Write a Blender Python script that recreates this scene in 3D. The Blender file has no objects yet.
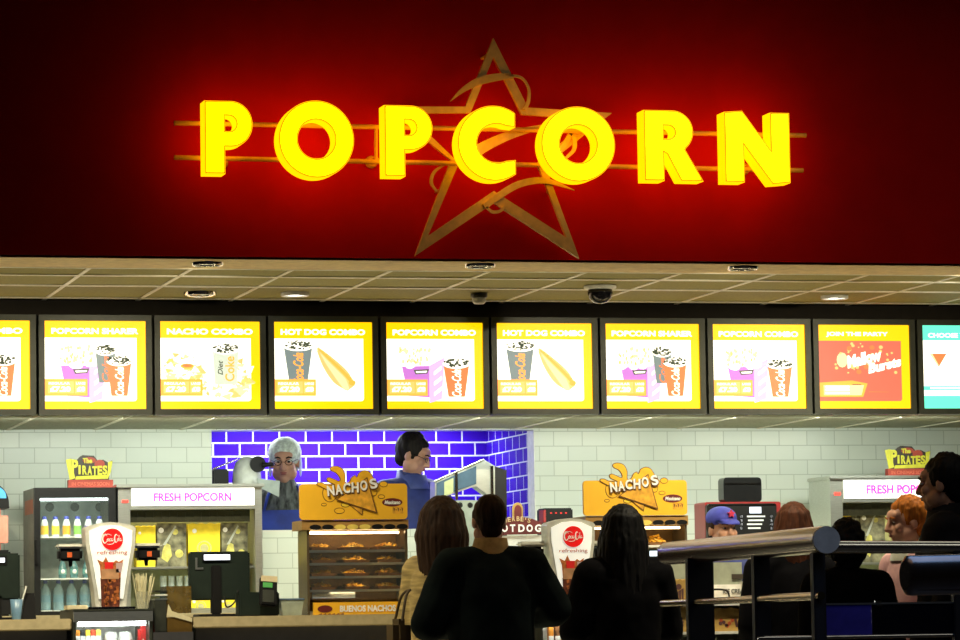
import bpy, bmesh, math, random
from mathutils import Vector, Matrix, noise
random.seed(7)
SC = bpy.context.scene
COL = SC.collection
PI = math.pi
# ------------------------------------------------------------------ camera
F, YAW, PITCH, ROLL = 3679.6, math.radians(14.2528), math.radians(4.8016), math.radians(-0.9061)
CAM = Vector((0, -17, 1.1))
_cy, _sy, _cp, _sp = math.cos(YAW), math.sin(YAW), math.cos(PITCH), math.sin(PITCH)
FWD = Vector((_sy*_cp, _cy*_cp, _sp)); RT0 = Vector((_cy, -_sy, 0)); UP0 = RT0.cross(FWD)
RT = RT0*math.cos(ROLL) + UP0*math.sin(ROLL); UPV = -RT0*math.sin(ROLL) + UP0*math.cos(ROLL)
cd = bpy.data.cameras.new('camera'); cam = bpy.data.objects.new('camera', cd); COL.objects.link(cam)
cd.sensor_width = 36; cd.lens = F*36/960; cd.clip_end = 200
cam.matrix_world = Matrix(((RT.x, UPV.x, -FWD.x, CAM.x), (RT.y, UPV.y, -FWD.y, CAM.y), (RT.z, UPV.z, -FWD.z, CAM.z), (0, 0, 0, 1)))
SC.camera = cam
def at(px, py, y):
    """the point of the photograph's pixel on the vertical plane at depth y"""
    d = FWD*F + RT*(px-480) - UPV*(py-320)
    return CAM + d*((y-CAM.y)/d.y)
def rect(x0, y0, x1, y1, y):
    xm, ym = (x0+x1)/2, (y0+y1)/2
    return at(x0, ym, y).x, at(x1, ym, y).x, at(xm, y1, y).z, at(xm, y0, y).z
def sc(y): return F/(y-CAM.y)*.96   # pixels per metre, roughly
# ------------------------------------------------------------------ materials
def mat(name, col, rough=.5, metal=0, emit=0, ecol=None, var=.12, scale=25, bump=0, trans=0, alpha=1, stretch=None, spec=.5, noise_d=4):
    m = bpy.data.materials.new(name); m.use_nodes = True
    nt = m.node_tree; b = nt.nodes['Principled BSDF']
    tc = nt.nodes.new('ShaderNodeTexCoord'); mp = nt.nodes.new('ShaderNodeMapping'); nz = nt.nodes.new('ShaderNodeTexNoise')
    if stretch: mp.inputs['Scale'].default_value = stretch
    nz.inputs['Scale'].default_value = scale; nz.inputs['Detail'].default_value = noise_d
    rp = nt.nodes.new('ShaderNodeValToRGB')
    lo = [max(0, c*(1-var)) for c in col[:3]]; hi = [min(1, c*(1+var)) for c in col[:3]]
    rp.color_ramp.elements[0].color = (*lo, 1); rp.color_ramp.elements[1].color = (*hi, 1)
    rp.color_ramp.elements[0].position = .3; rp.color_ramp.elements[1].position = .7
    L = nt.links.new
    L(tc.outputs['Object'], mp.inputs['Vector']); L(mp.outputs[0], nz.inputs['Vector'])
    L(nz.outputs['Fac'], rp.inputs['Fac']); L(rp.outputs['Color'], b.inputs['Base Color'])
    b.inputs['Roughness'].default_value = rough; b.inputs['Metallic'].default_value = metal
    b.inputs['Transmission Weight'].default_value = trans; b.inputs['Alpha'].default_value = alpha
    b.inputs['Specular IOR Level'].default_value = spec
    if emit:
        if ecol is None: L(rp.outputs['Color'], b.inputs['Emission Color'])
        else: b.inputs['Emission Color'].default_value = (*ecol, 1)
        b.inputs['Emission Strength'].default_value = emit
    if bump:
        bp = nt.nodes.new('ShaderNodeBump'); bp.inputs['Strength'].default_value = bump; bp.inputs['Distance'].default_value = .01
        L(nz.outputs['Fac'], bp.inputs['Height']); L(bp.outputs[0], b.inputs['Normal'])
    return m
def glow(name, col, s):
    return mat(name, (col[0]*.5, col[1]*.5, col[2]*.5), rough=.4, emit=s, ecol=col, var=.03)
def tiles(name, c1, c2, mortar, w, h, msize, axes='xz', rough=.25, off=(0, 0), spec=.4):
    m = bpy.data.materials.new(name); m.use_nodes = True
    nt = m.node_tree; b = nt.nodes['Principled BSDF']; L = nt.links.new
    tc = nt.nodes.new('ShaderNodeTexCoord'); sp = nt.nodes.new('ShaderNodeSeparateXYZ'); cb = nt.nodes.new('ShaderNodeCombineXYZ')
    mp = nt.nodes.new('ShaderNodeMapping'); br = nt.nodes.new('ShaderNodeTexBrick')
    L(tc.outputs['Object'], sp.inputs[0])
    L(sp.outputs[axes[0].upper()], cb.inputs[0]); L(sp.outputs[axes[1].upper()], cb.inputs[1])
    L(cb.outputs[0], mp.inputs['Vector']); mp.inputs['Location'].default_value = (off[0], off[1], 0)
    L(mp.outputs[0], br.inputs['Vector'])
    br.inputs['Color1'].default_value = (*c1, 1); br.inputs['Color2'].default_value = (*c2, 1); br.inputs['Mortar'].default_value = (*mortar, 1)
    br.inputs['Scale'].default_value = 1; br.inputs['Mortar Size'].default_value = msize; br.inputs['Mortar Smooth'].default_value = .1
    br.inputs['Brick Width'].default_value = w; br.inputs['Row Height'].default_value = h; br.offset = .5
    L(br.outputs['Color'], b.inputs['Base Color']); b.inputs['Roughness'].default_value = rough; b.inputs['Specular IOR Level'].default_value = spec
    bp = nt.nodes.new('ShaderNodeBump'); bp.inputs['Strength'].default_value = .3; bp.inputs['Distance'].default_value = .003; bp.invert = True
    L(br.outputs['Fac'], bp.inputs['Height']); L(bp.outputs[0], b.inputs['Normal'])
    return m
# ------------------------------------------------------------------ geometry helpers
FRONT = Matrix.Rotation(PI/2, 4, 'X')          # a drawing in x,y stands up and faces the hall
def curve_mesh(polys, depth, offset=0, bevel=0):
    """closed outlines (holes allowed) -> extruded mesh in x,y with half thickness depth/2"""
    c = bpy.data.curves.new('c', 'CURVE'); c.dimensions = '2D'; c.fill_mode = 'BOTH'; c.extrude = depth/2; c.offset = offset
    if bevel: c.bevel_depth = bevel; c.bevel_resolution = 1
    for p in polys:
        s = c.splines.new('POLY'); s.points.add(len(p)-1); s.use_cyclic_u = True
        for q, v in zip(s.points, p): q.co = (v[0], v[1], 0, 1)
    return _conv(c)
def _conv(c):
    o = bpy.data.objects.new('t', c); me = bpy.data.meshes.new_from_object(o)
    bpy.data.objects.remove(o); bpy.data.curves.remove(c)
    return me
def text_mesh(s, w=None, h=None, bold=.02, shear=0, depth=.004, space=1.0):
    c = bpy.data.curves.new('t', 'FONT'); c.body = s; c.size = 1; c.offset = bold; c.shear = shear; c.extrude = .001; c.space_character = space
    c.resolution_u = 4
    me = _conv(c)
    if not len(me.vertices): return me
    xs = [v.co.x for v in me.vertices]; ys = [v.co.y for v in me.vertices]
    W, H = max(xs)-min(xs), max(ys)-min(ys)
    sx = w/W if w else None; sy = h/H if h else None
    sx = sx or sy; sy = sy or sx
    cx, cy = (max(xs)+min(xs))/2, (max(ys)+min(ys))/2
    for v in me.vertices: v.co = ((v.co.x-cx)*sx, (v.co.y-cy)*sy, v.co.z*depth/.002)
    return me
def arc(cx, cy, r, a0, a1, n=16, ry=None):
    ry = ry or r
    return [(cx+r*math.cos(math.radians(a0+(a1-a0)*i/n)), cy+ry*math.sin(math.radians(a0+(a1-a0)*i/n))) for i in range(n+1)]
def circ(cx, cy, r, n=32, ry=None): return arc(cx, cy, r, 0, 360, n, ry)[:-1]
def rrect(x0, y0, x1, y1, r, n=5):
    return arc(x1-r, y1-r, r, 0, 90, n)+arc(x0+r, y1-r, r, 90, 180, n)+arc(x0+r, y0+r, r, 180, 270, n)+arc(x1-r, y0+r, r, 270, 360, n)
def spline(P, n=8):
    out = []
    P = [Vector(p) for p in P]
    for i in range(len(P)-1):
        p0, p1, p2, p3 = P[max(i-1, 0)], P[i], P[i+1], P[min(i+2, len(P)-1)]
        for k in range(n):
            t = k/n
            out.append(.5*((2*p1)+(p2-p0)*t+(2*p0-5*p1+4*p2-p3)*t*t+(3*p1-p0-3*p2+p3)*t**3))
    out.append(P[-1]); return out
def ribbon(P, W, n=8):
    """a brush stroke: centre points and widths -> closed outline"""
    pts = spline([(x, y) for x, y in P], n); ws = spline([(w, 0) for w in W], n)
    L, R = [], []
    for i, p in enumerate(pts):
        t = (pts[min(i+1, len(pts)-1)]-pts[max(i-1, 0)]); t.normalize(); nn = Vector((-t.y, t.x))*max(ws[i].x, 1e-5)/2
        L.append(tuple(p+nn)); R.append(tuple(p-nn))
    return L+R[::-1]
class MB:
    def __init__(s): s.bm = bmesh.new(); s.mi = 0
    def _set(s, fs, smooth=False):
        for f in fs: f.material_index = s.mi; f.smooth = smooth
    def m(s, i): s.mi = i; return s
    def mesh(s, me, M=Matrix(), smooth=False):
        me.transform(M); bm = s.bm
        vs = [bm.verts.new(v.co) for v in me.vertices]
        for p in me.polygons:
            try: f = bm.faces.new([vs[i] for i in p.vertices])
            except ValueError: continue
            f.material_index = s.mi; f.smooth = smooth
        bpy.data.meshes.remove(me); return s
    def box(s, x0, x1, y0, y1, z0, z1, bev=0):
        return s._cube(Matrix.Translation(((x0+x1)/2, (y0+y1)/2, (z0+z1)/2)), abs(x1-x0), abs(y1-y0), abs(z1-z0), bev)
    def _cube(s, M, sx, sy, sz, bev=0):
        b = bmesh.new(); bmesh.ops.create_cube(b, size=1, matrix=Matrix.Diagonal((sx, sy, sz, 1)))
        if bev: bmesh.ops.bevel(b, geom=list(b.edges), offset=min(bev, sx*.45, sy*.45, sz*.45), segments=2, affect='EDGES')
        me = bpy.data.meshes.new('b'); b.to_mesh(me); b.free()
        return s.mesh(me, M)
    def obox(s, c, sx, sy, sz, M, bev=0):
        return s._cube(Matrix.Translation(c) @ M, sx, sy, sz, bev)
    def rings(s, rings, cap=True, smooth=True):
        bm = s.bm; vs = [[bm.verts.new(p) for p in r] for r in rings]; fs = []
        n = len(vs[0])
        for a, b in zip(vs, vs[1:]):
            for i in range(n): fs.append(bm.faces.new((a[i], a[(i+1) % n], b[(i+1) % n], b[i])))
        s._set(fs, smooth)
        if cap:
            cf = [bm.faces.new(vs[0][::-1]), bm.faces.new(vs[-1])]; s._set(cf)
            for f in cf:
                for e in f.edges: e.smooth = False
        return s
    def tube(s, P, r, n=10, cap=True):
        P = [Vector(p) for p in P]; rr = r if isinstance(r, (list, tuple)) else [r]*len(P); R = []
        for i, p in enumerate(P):
            t = (P[min(i+1, len(P)-1)]-P[max(i-1, 0)]).normalized()
            a = t.orthogonal().normalized() if i == 0 else (a-t*a.dot(t)).normalized()
            b = t.cross(a)
            R.append([p+(a*math.cos(2*PI*k/n)+b*math.sin(2*PI*k/n))*rr[i] for k in range(n)])
        return s.rings(R, cap)
    def lathe(s, prof, c, n=20, axis='Z'):
        R = []
        for r, z in prof:
            ring = []
            for k in range(n):
                a = 2*PI*k/n; v = Vector((max(r, 1e-4)*math.cos(a), max(r, 1e-4)*math.sin(a), z))
                if axis == 'Y': v = Vector((v.x, v.z, -v.y))
                if axis == 'X': v = Vector((v.z, v.x, v.y))
                ring.append(Vector(c)+v)
            R.append(ring)
        return s.rings(R)
    def ell(s, c, rx, ry, rz, M=Matrix(), u=20, v=12):
        T = Matrix.Translation(c) @ M @ Matrix.Diagonal((rx, ry, rz, 1)); bm = s.bm
        top, bot = bm.verts.new(T @ Vector((0, 0, 1))), bm.verts.new(T @ Vector((0, 0, -1)))
        R = [[bm.verts.new(T @ Vector((math.sin(PI*j/v)*math.cos(2*PI*i/u), math.sin(PI*j/v)*math.sin(2*PI*i/u), math.cos(PI*j/v)))) for i in range(u)] for j in range(1, v)]
        fs = []
        for i in range(u):
            k = (i+1) % u
            fs.append(bm.faces.new((top, R[0][i], R[0][k]))); fs.append(bm.faces.new((bot, R[-1][k], R[-1][i])))
            for a, b in zip(R, R[1:]): fs.append(bm.faces.new((a[i], b[i], b[k], a[k])))
        s._set(fs, True); return s
    def cap(s, a, b, ra, rb, n=12):
        a, b = Vector(a), Vector(b)
        s.ell(a, ra, ra, ra, u=n, v=8); s.ell(b, rb, rb, rb, u=n, v=8)
        return s.tube([a, b], [ra, rb], n)
    def flat(s, polys, y, depth=.002, offset=0):
        """outline(s) in world x,z, standing at depth y (front face), thickness going back"""
        return s.mesh(curve_mesh(polys, depth, offset), Matrix.Translation((0, y+depth/2, 0)) @ FRONT)
    def text(s, t, cx, cz, y, w=None, h=None, depth=.002, rot=0, **k):
        return s.mesh(text_mesh(t, w, h, depth=depth, **k), Matrix.Translation((cx, y, cz)) @ FRONT @ Matrix.Rotation(rot, 4, 'Z'))
    def build(s, name, mats, parent=None, bevel=0, org=None):
        me = bpy.data.meshes.new(name)
        bmesh.ops.recalc_face_normals(s.bm, faces=s.bm.faces)
        root = parent
        while root is not None and root.parent is not None: root = root.parent
        off = Vector(org) if org is not None else (root.location.copy() if root is not None else Vector())
        for v in s.bm.verts: v.co -= off
        s.bm.to_mesh(me); s.bm.free()
        for m_ in (mats if isinstance(mats, (list, tuple)) else [mats]): me.materials.append(m_)
        o = bpy.data.objects.new(name, me); COL.objects.link(o)
        if parent is not None: o.parent = parent
        elif org is not None: o.location = org
        if bevel:
            b = o.modifiers.new('edge', 'BEVEL'); b.width = bevel; b.segments = 2; b.limit_method = 'ANGLE'
        return o
def thing(name, label, cat, loc, group=None):
    o = bpy.data.objects.new(name, None); COL.objects.link(o); o.empty_display_size = .05
    o.location = loc; return tag(o, label, cat, group)
def tag(o, label, cat, group=None, kind=None):
    o['label'] = label; o['category'] = cat
    if group: o['group'] = group
    if kind: o['kind'] = kind
    return o
def struct(o): o['kind'] = 'structure'; return o
def dup(root, loc, label=None, rz=None):
    r = root.copy(); COL.objects.link(r); r.location = loc
    if rz is not None: r.rotation_euler = (0, 0, rz)
    if label: r['label'] = label
    for ch in list(root.children):
        c = ch.copy(); COL.objects.link(c); c.parent = r
        for g in list(ch.children):
            d = g.copy(); COL.objects.link(d); d.parent = c
    return r
def B(*a, **k): return MB().box(*a, **k)
# ------------------------------------------------------------------ palette
RED = mat('fascia red', (.60, .003, .004), rough=.85, spec=.1, var=.06, scale=6)
GOLD = mat('gold painted metal', (.85, .48, .09), rough=.35, metal=.15)
STARM = mat('star bronze metal', (.88, .60, .20), rough=.5, metal=.1)
LFACE = glow('letter face', (1, .60, 0.0), 5.0)
LSIDE = glow('letter return', (1, .44, 0.0), 1.9)
LTRIM = mat('letter trim line', (.75, .35, .0), rough=.4, emit=.35)
BLACK = mat('black plastic', (.010, .010, .010), rough=.4, spec=.22)
DARKM = mat('dark bulkhead', (.014, .011, .007), rough=.7, spec=.2)
STEEL = mat('brushed stainless steel', (.55, .57, .52), rough=.3, metal=.9, stretch=(1, 1, 30))
CHROME = mat('chrome', (.7, .7, .68), rough=.12, metal=1)
GREYM = mat('dark grey frame', (.045, .05, .038), rough=.4, metal=.3)
WHITEP = mat('white plastic', (.75, .76, .7), rough=.4)
CTOP = mat('beige laminate worktop', (.45, .38, .22), rough=.4)
CBODY = mat('counter body', (.04, .04, .045), rough=.5)
TILEW = tiles('white wall tile', (.70, .74, .66), (.64, .69, .62), (.46, .50, .43), .175, .0875, .0025, off=(.03, .02))
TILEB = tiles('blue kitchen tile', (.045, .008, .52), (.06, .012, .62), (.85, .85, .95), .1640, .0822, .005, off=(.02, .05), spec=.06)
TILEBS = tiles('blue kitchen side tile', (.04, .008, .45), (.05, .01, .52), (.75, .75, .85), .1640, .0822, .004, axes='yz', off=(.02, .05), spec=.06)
CEILT = mat('ceiling tile', (.31, .28, .08), rough=.8, var=.15, scale=60)  # olive base colour carries the yellow menu light on white tiles
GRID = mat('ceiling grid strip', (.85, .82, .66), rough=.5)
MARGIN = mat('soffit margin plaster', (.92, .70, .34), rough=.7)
FLOORM = mat('dark floor', (.05, .045, .04), rough=.5)
LAMPON = glow('lit lamp', (1, .97, .85), 12)
LAMPDIM = mat('unlit lamp lens', (.42, .45, .36), rough=.3)
GLASS = mat('clear glass', (.25, .3, .28), rough=.05, alpha=.06)
YEL = mat('yellow card', (.85, .66, .02), rough=.55)
ORNG = mat('nacho orange card', (.86, .47, .02), rough=.5, var=.06, scale=8)
BROWN = mat('brown card', (.28, .12, .03), rough=.6)
KRAFT = mat('kraft paper', (.42, .26, .06), rough=.7)
REDP = mat('red print', (.7, .02, .02), rough=.4)
WHITEC = mat('white print', (.85, .85, .82), rough=.5)
DKPRINT = mat('dark print', (.04, .03, .02), rough=.6)
MAROON = mat('maroon print', (.13, .012, .012), rough=.5)
# ================================================================== THE SETTING
ZS = CAM.z+1.766                                   # soffit height
YB = 2.30                                          # menu bulkhead
YW = 3.90                                          # tiled back wall
YK = 5.05                                          # kitchen back wall
XL, XR = at(-60, 320, 0).x-.3, at(1020, 320, 6).x+.8
ZSC = at(480, 412.5, YB).z                         # service ceiling
struct(B(XL-2, XR+2, -14, 7, -.05, 0).build('floor', FLOORM))
struct(B(XL, XR, 0, .12, ZS, ZS+2.0).build('wall_front', RED))
YG1, YG2 = .59, YB
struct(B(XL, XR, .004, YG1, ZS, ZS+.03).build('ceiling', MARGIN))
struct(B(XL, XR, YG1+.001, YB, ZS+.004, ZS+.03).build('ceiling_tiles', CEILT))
gx, gp = 2.531, .498
g = MB()
for i in range(-2, 13): g.box(gx+gp*i-.011, gx+gp*i+.011, YG1, YB, ZS-.001, ZS+.003)
for px, py in ((100, 275.7), (100, 286), (100, 298.3)):
    d = FWD*F+RT*(px-480)-UPV*(py-320); yy = CAM.y+d.y*(ZS-CAM.z)/d.z
    g.box(XL, XR, yy-.026, yy+.026, ZS-.0013, ZS+.0025)
g.box(XL, XR, YG1-.016, YG1+.016, ZS-.0013, ZS+.002)
struct(g.build('trim_1', GRID))
struct(B(XL, XR, YB, YB+.12, ZSC, ZS+.03).build('wall_menu_bulkhead', DARKM))
# service ceiling
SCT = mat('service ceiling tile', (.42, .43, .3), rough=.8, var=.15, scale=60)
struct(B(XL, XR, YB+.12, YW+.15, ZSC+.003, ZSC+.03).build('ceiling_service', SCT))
g = MB()
for i in range(-2, 13): g.box(gx+gp*i-.01, gx+gp*i+.01, YB+.12, YW, ZSC-.002, ZSC+.004)
struct(g.build('trim_2', GRID))
# back wall with the kitchen opening
ox0, ox1, oz0, oz1 = at(212, 480, YW).x, at(535, 480, YW).x, at(286, 530, YW).z, at(370, 430, YW).z
WT = .15
w = B(XL, ox0, YW, YW+WT, 0, ZSC+.03).box(ox1, XR, YW, YW+WT, 0, ZSC+.03).box(ox0, ox1, YW, YW+WT, 0, oz0).box(ox0, ox1, YW, YW+WT, oz1, ZSC+.03)
struct(w.build('wall_back', TILEW))
struct(B(ox0-.6, ox1+.1, YK, YK+.1, 0, oz1+.2).build('wall_kitchen_back', TILEB))
xs = ox1
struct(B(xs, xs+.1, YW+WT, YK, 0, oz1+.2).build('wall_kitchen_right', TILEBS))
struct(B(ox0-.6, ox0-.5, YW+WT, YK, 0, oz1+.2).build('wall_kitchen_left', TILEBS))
struct(B(ox0-.5, xs, YW+WT, YK, oz1+.12, oz1+.2).build('ceiling_kitchen', SCT))
KFZ = .44
struct(B(ox0-.5, xs, YW+WT, YK, 0, KFZ).build('floor_kitchen', FLOORM))
# white corner bead down the right jamb
struct(B(xs-.004, xs, YW-.002, YW+WT, oz0, oz1).build('trim_3', WHITEP))

# ================================================================== RECESSED LAMPS, DETECTOR, CAMERA
def ceil_pt(px, py, z=None):
    z = ZS if z is None else z
    d = FWD*F+RT*(px-480)-UPV*(py-320); t = (z-CAM.z)/d.z
    return CAM+d*t
def downlight(px, py, r, lit, label):
    p = ceil_pt(px, py); t = thing('downlight', label, 'ceiling light', (p.x, p.y, ZS), 'recessed downlights in the soffit')
    prof = [(r, .02), (r, -.012), (r*.94, -.016), (r*.78, -.010), (r*.76, .02)]
    MB().lathe(prof, (p.x, p.y, ZS), 28).build('bezel', CHROME if not lit else WHITEP, t)
    MB().lathe([(r*.75, .016), (r*.75, -.006), (r*.4, -.009), (.001, -.01)], (p.x, p.y, ZS), 24).build('lens', LAMPON if lit else LAMPDIM, t)
    return p
downlight(207.5, 262.6, .075, 0, 'chrome rimmed downlight in the pale front margin above the nacho menu panel')
downlight(480, 264.3, .075, 0, 'dark chrome downlight in the soffit margin directly under the star')
downlight(742.5, 266.8, .075, 0, 'chrome rimmed downlight in the pale front margin below the letter N')
downlight(200, 293, .085, 0, 'unlit downlight ring in the ceiling tiles beside the bright lamp')
L1 = downlight(295, 293.4, .075, 1, 'brightly lit round downlight in the tiled soffit above the hot dog menu')
L2 = downlight(834.5, 296.4, .075, 1, 'brightly lit round downlight in the tiled soffit above the red menu panel')
p = ceil_pt(479, 293.5); t = thing('smoke_detector', 'small cream smoke detector on the soffit tiles under the sign', 'smoke detector', (p.x, p.y, ZS))
MB().lathe([(.045, 0), (.045, -.02), (.04, -.024)], (p.x, p.y, ZS), 24).build('base', GREYM, t)
MB().lathe([(.036, -.022), (.036, -.045), (.026, -.055), (.001, -.057)], (p.x, p.y, ZS), 24).build('sensor_head', WHITEP, t)
p = ceil_pt(600, 286); t = thing('dome_camera', 'black dome security camera with a white ring hanging from the soffit', 'security camera', (p.x, p.y, ZS))
MB().lathe([(.085, 0), (.085, -.012), (.06, -.02)], (p.x, p.y, ZS), 28).build('mounting_ring', WHITEP, t)
MB().lathe([(.062, -.014), (.066, -.035), (.058, -.065), (.034, -.087), (.001, -.093)], (p.x, p.y, ZS), 28).build('dome', mat('dome glass', (.01, .01, .012), rough=.08), t)

# ================================================================== THE SIGN
GL = {
 'P': ([[(0, 0), (.30, 0), (.30, .37), (.39, .37)]+arc(.39, .685, .315, -90, 90, 20)+[(0, 1)], [(.30, .585), (.36, .585)]+arc(.36, .69, .105, -90, 90, 10)+[(.30, .795)]], .705),
 'O': ([circ(.515, .5, .515, 56, .52), circ(.515, .5, .255, 40, .26)], 1.03),
 'C': ([arc(.515, .5, .515, 54, 306, 40, .52)+[(.818, .275)]+arc(.56, .5, .285, 296, 64, 26, .265)+[(.818, .725)]], .818),
 'R': ([[(0, 0), (.29, 0), (.29, .40), (.33, .38), (.53, 0), (.86, 0), (.60, .445)]+arc(.42, .70, .30, -50, 90, 18)+[(0, 1)], [(.29, .60), (.36, .60)]+arc(.36, .69, .09, -90, 90, 10)+[(.29, .78)]], .84),
 'N': ([[(0, 0), (.29, 0), (.29, .52), (.70, -.025), (.97, .0), (.97, 1), (.68, 1), (.68, .47), (.27, 1.02), (0, 1)]], .97),
}
YS = -.26                                           # letter faces
sg = thing('lit_word_sign', 'glowing yellow block letter sign reading POPCORN on the red fascia', 'sign', (at(495, 145, 0).x, 0, at(495, 145, 0).z))
boxes = [('P', 204.5, 101, 252.7, 174), ('O', 278.5, 102, 354, 176.5), ('P', 384.5, 105.5, 432.7, 176.5), ('C', 457.5, 107, 515.5, 179.5), ('O', 541, 108, 615, 180.5), ('R', 644, 110.5, 701.5, 181), ('N', 724.5, 112.5, 789.8, 182.5)]
for ch, x0, y0, x1, y1 in boxes:
    X0, X1, Z0, Z1 = rect(x0, y0, x1, y1, YS)
    polys, wid = GL[ch]
    P = [[(X0+(u/wid)*(X1-X0), Z0+v*(Z1-Z0)) for u, v in pl] for pl in polys]
    lt = MB().flat(P, YS, .11).build('letter', LSIDE, sg)
    MB().flat(P, YS-.003, .003, offset=-.003).build('trim_line', LTRIM, lt)
    MB().flat(P, YS-.007, .004, offset=-.0085).build('letter_face', LFACE, lt)
def rail(a, b, y):
    A, Bq = at(*a, y), at(*b, y); return MB().tube([A, Bq], .0115, 12)
YR = YS+.135
rail((174, 123), (806, 135.5), YR).build('rail', GOLD, sg)
rail((174, 157.5), (803, 170.5), YR).build('rail', GOLD, sg)
for px, py0, py1 in ((376, 126, 162),):
    MB().tube([at(px, py0, YR), at(px, py1, YR)], .009, 10).build('rail_connector', GOLD, sg)
for px, py in ((226, 166.5), (376.5, 166), (606, 172), (751, 173)):
    a = at(px, py-7, YR); bq = Vector((a.x, 0, a.z-.0))
    MB().tube([a, bq], .012, 10).lathe([(.03, -.004), (.03, -.016), (.02, -.02)], (a.x, 0, a.z), 20, 'Y').build('standoff', GOLD, sg)
# star with swooshes
YST = -.10
st = thing('star_emblem', 'bronze outline star with curling swooshes mounted behind the lit letters', 'emblem', (at(495, 150, 0).x, 0, at(495, 150, 0).z))
def PX(l, y=YST): return [(lambda q: (q.x, q.z))(at(x, z, y)) for x, z in l]
outer = [(493.5, 38), (528, 107.5), (612, 113), (545.5, 166), (579.5, 258.5), (494, 203), (415, 256), (451, 160), (385, 106.5), (465.5, 106.5)]
cxm, cym = 496, 150
inner = [(493.5, 57), (522, 114.5), (589, 119.5), (537, 163), (566.5, 237.5), (494, 191), (428, 236), (459, 163), (407, 113), (470.5, 113)]
o = MB().flat([PX(outer), PX(inner)], YST, .025).build('star_outline', STARM, st)
def sw(P, W):
    k = 1/213.
    pts = PX(P); return [ribbon(pts, [w*k for w in W], 10)]
for P, W in [([(450, 101.5), (463, 90), (480, 81), (500, 77), (513, 77)], [.5, 5, 8, 7, 4]), ([(505, 76), (520, 77.5), (528, 88), (528, 101), (524, 110)], [3, 2.5, 2.5, 3.5, 4]),
             ([(470, 157), (482, 148), (505, 137), (528, 130), (548, 125)], [13, 11, 9, 6, 2]), ([(560, 128), (572, 135), (574, 148), (568, 156), (560, 162)], [2, 4, 4, 3, 2]),
             ([(484, 207), (500, 195), (520, 184), (545, 181), (574, 190.5)], [6, 7, 7, 6, .5]), ([(486, 207), (492, 212), (500, 211), (505, 206)], [2, 3, 3, 2]),
             ([(444, 165), (434, 172), (431, 183), (437, 192)], [2, 3, 3, 2]), ([(548, 165), (560, 150), (568, 138), (572, 126)], [4, 5, 5, 3])]:
    MB().flat(sw(P, W), YST-.012, .012).build('swoosh', STARM, st)
for px, py in ((440, 190), (552, 190), (493, 52)):
    a = at(px, py, YST+.02)
    if px == 493: a = at(486, 56, YST+.02)
    MB().tube([(a.x, YST+.012, a.z), (a.x, -.001, a.z)], .008, 8).build('standoff', STARM, st)

# ================================================================== MENU LIGHTBOXES
def E(n, c, s=1.5): return glow('menu '+n, c, s*1.45)
EY, EW, EO, EPU, EPK, ERD, EDK, EGY, ETN, ETL, ESAL, EPY = E('yellow', (1, .55, .0), .95), E('white', (1, .95, .78), 1.25), E('orange', (1, .38, .05), 1.05), E('purple', (.5, .16, .55), .95), E('lilac', (.84, .48, .88), .85), E('red cup', (.9, .2, .06), .9), E('dark', (.06, .07, .04), 1), E('slate', (.16, .2, .19), 1.0), E('tan', (1, .66, .22), .66), E('teal', (.12, .75, .5), 1.0), E('salmon', (.88, .15, .09), .78), E('pale yellow', (1, .84, .42), .74)
MM = [EY, EW, EO, EPU, EPK, ERD, EDK, EGY, ETN, ETL, ESAL, EPY]
YE, WH, OR, PU, PK, RD, DK, GY, TN, TL, SA, PYL = range(12)
YMP = YB-.055                                        # panel face
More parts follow.
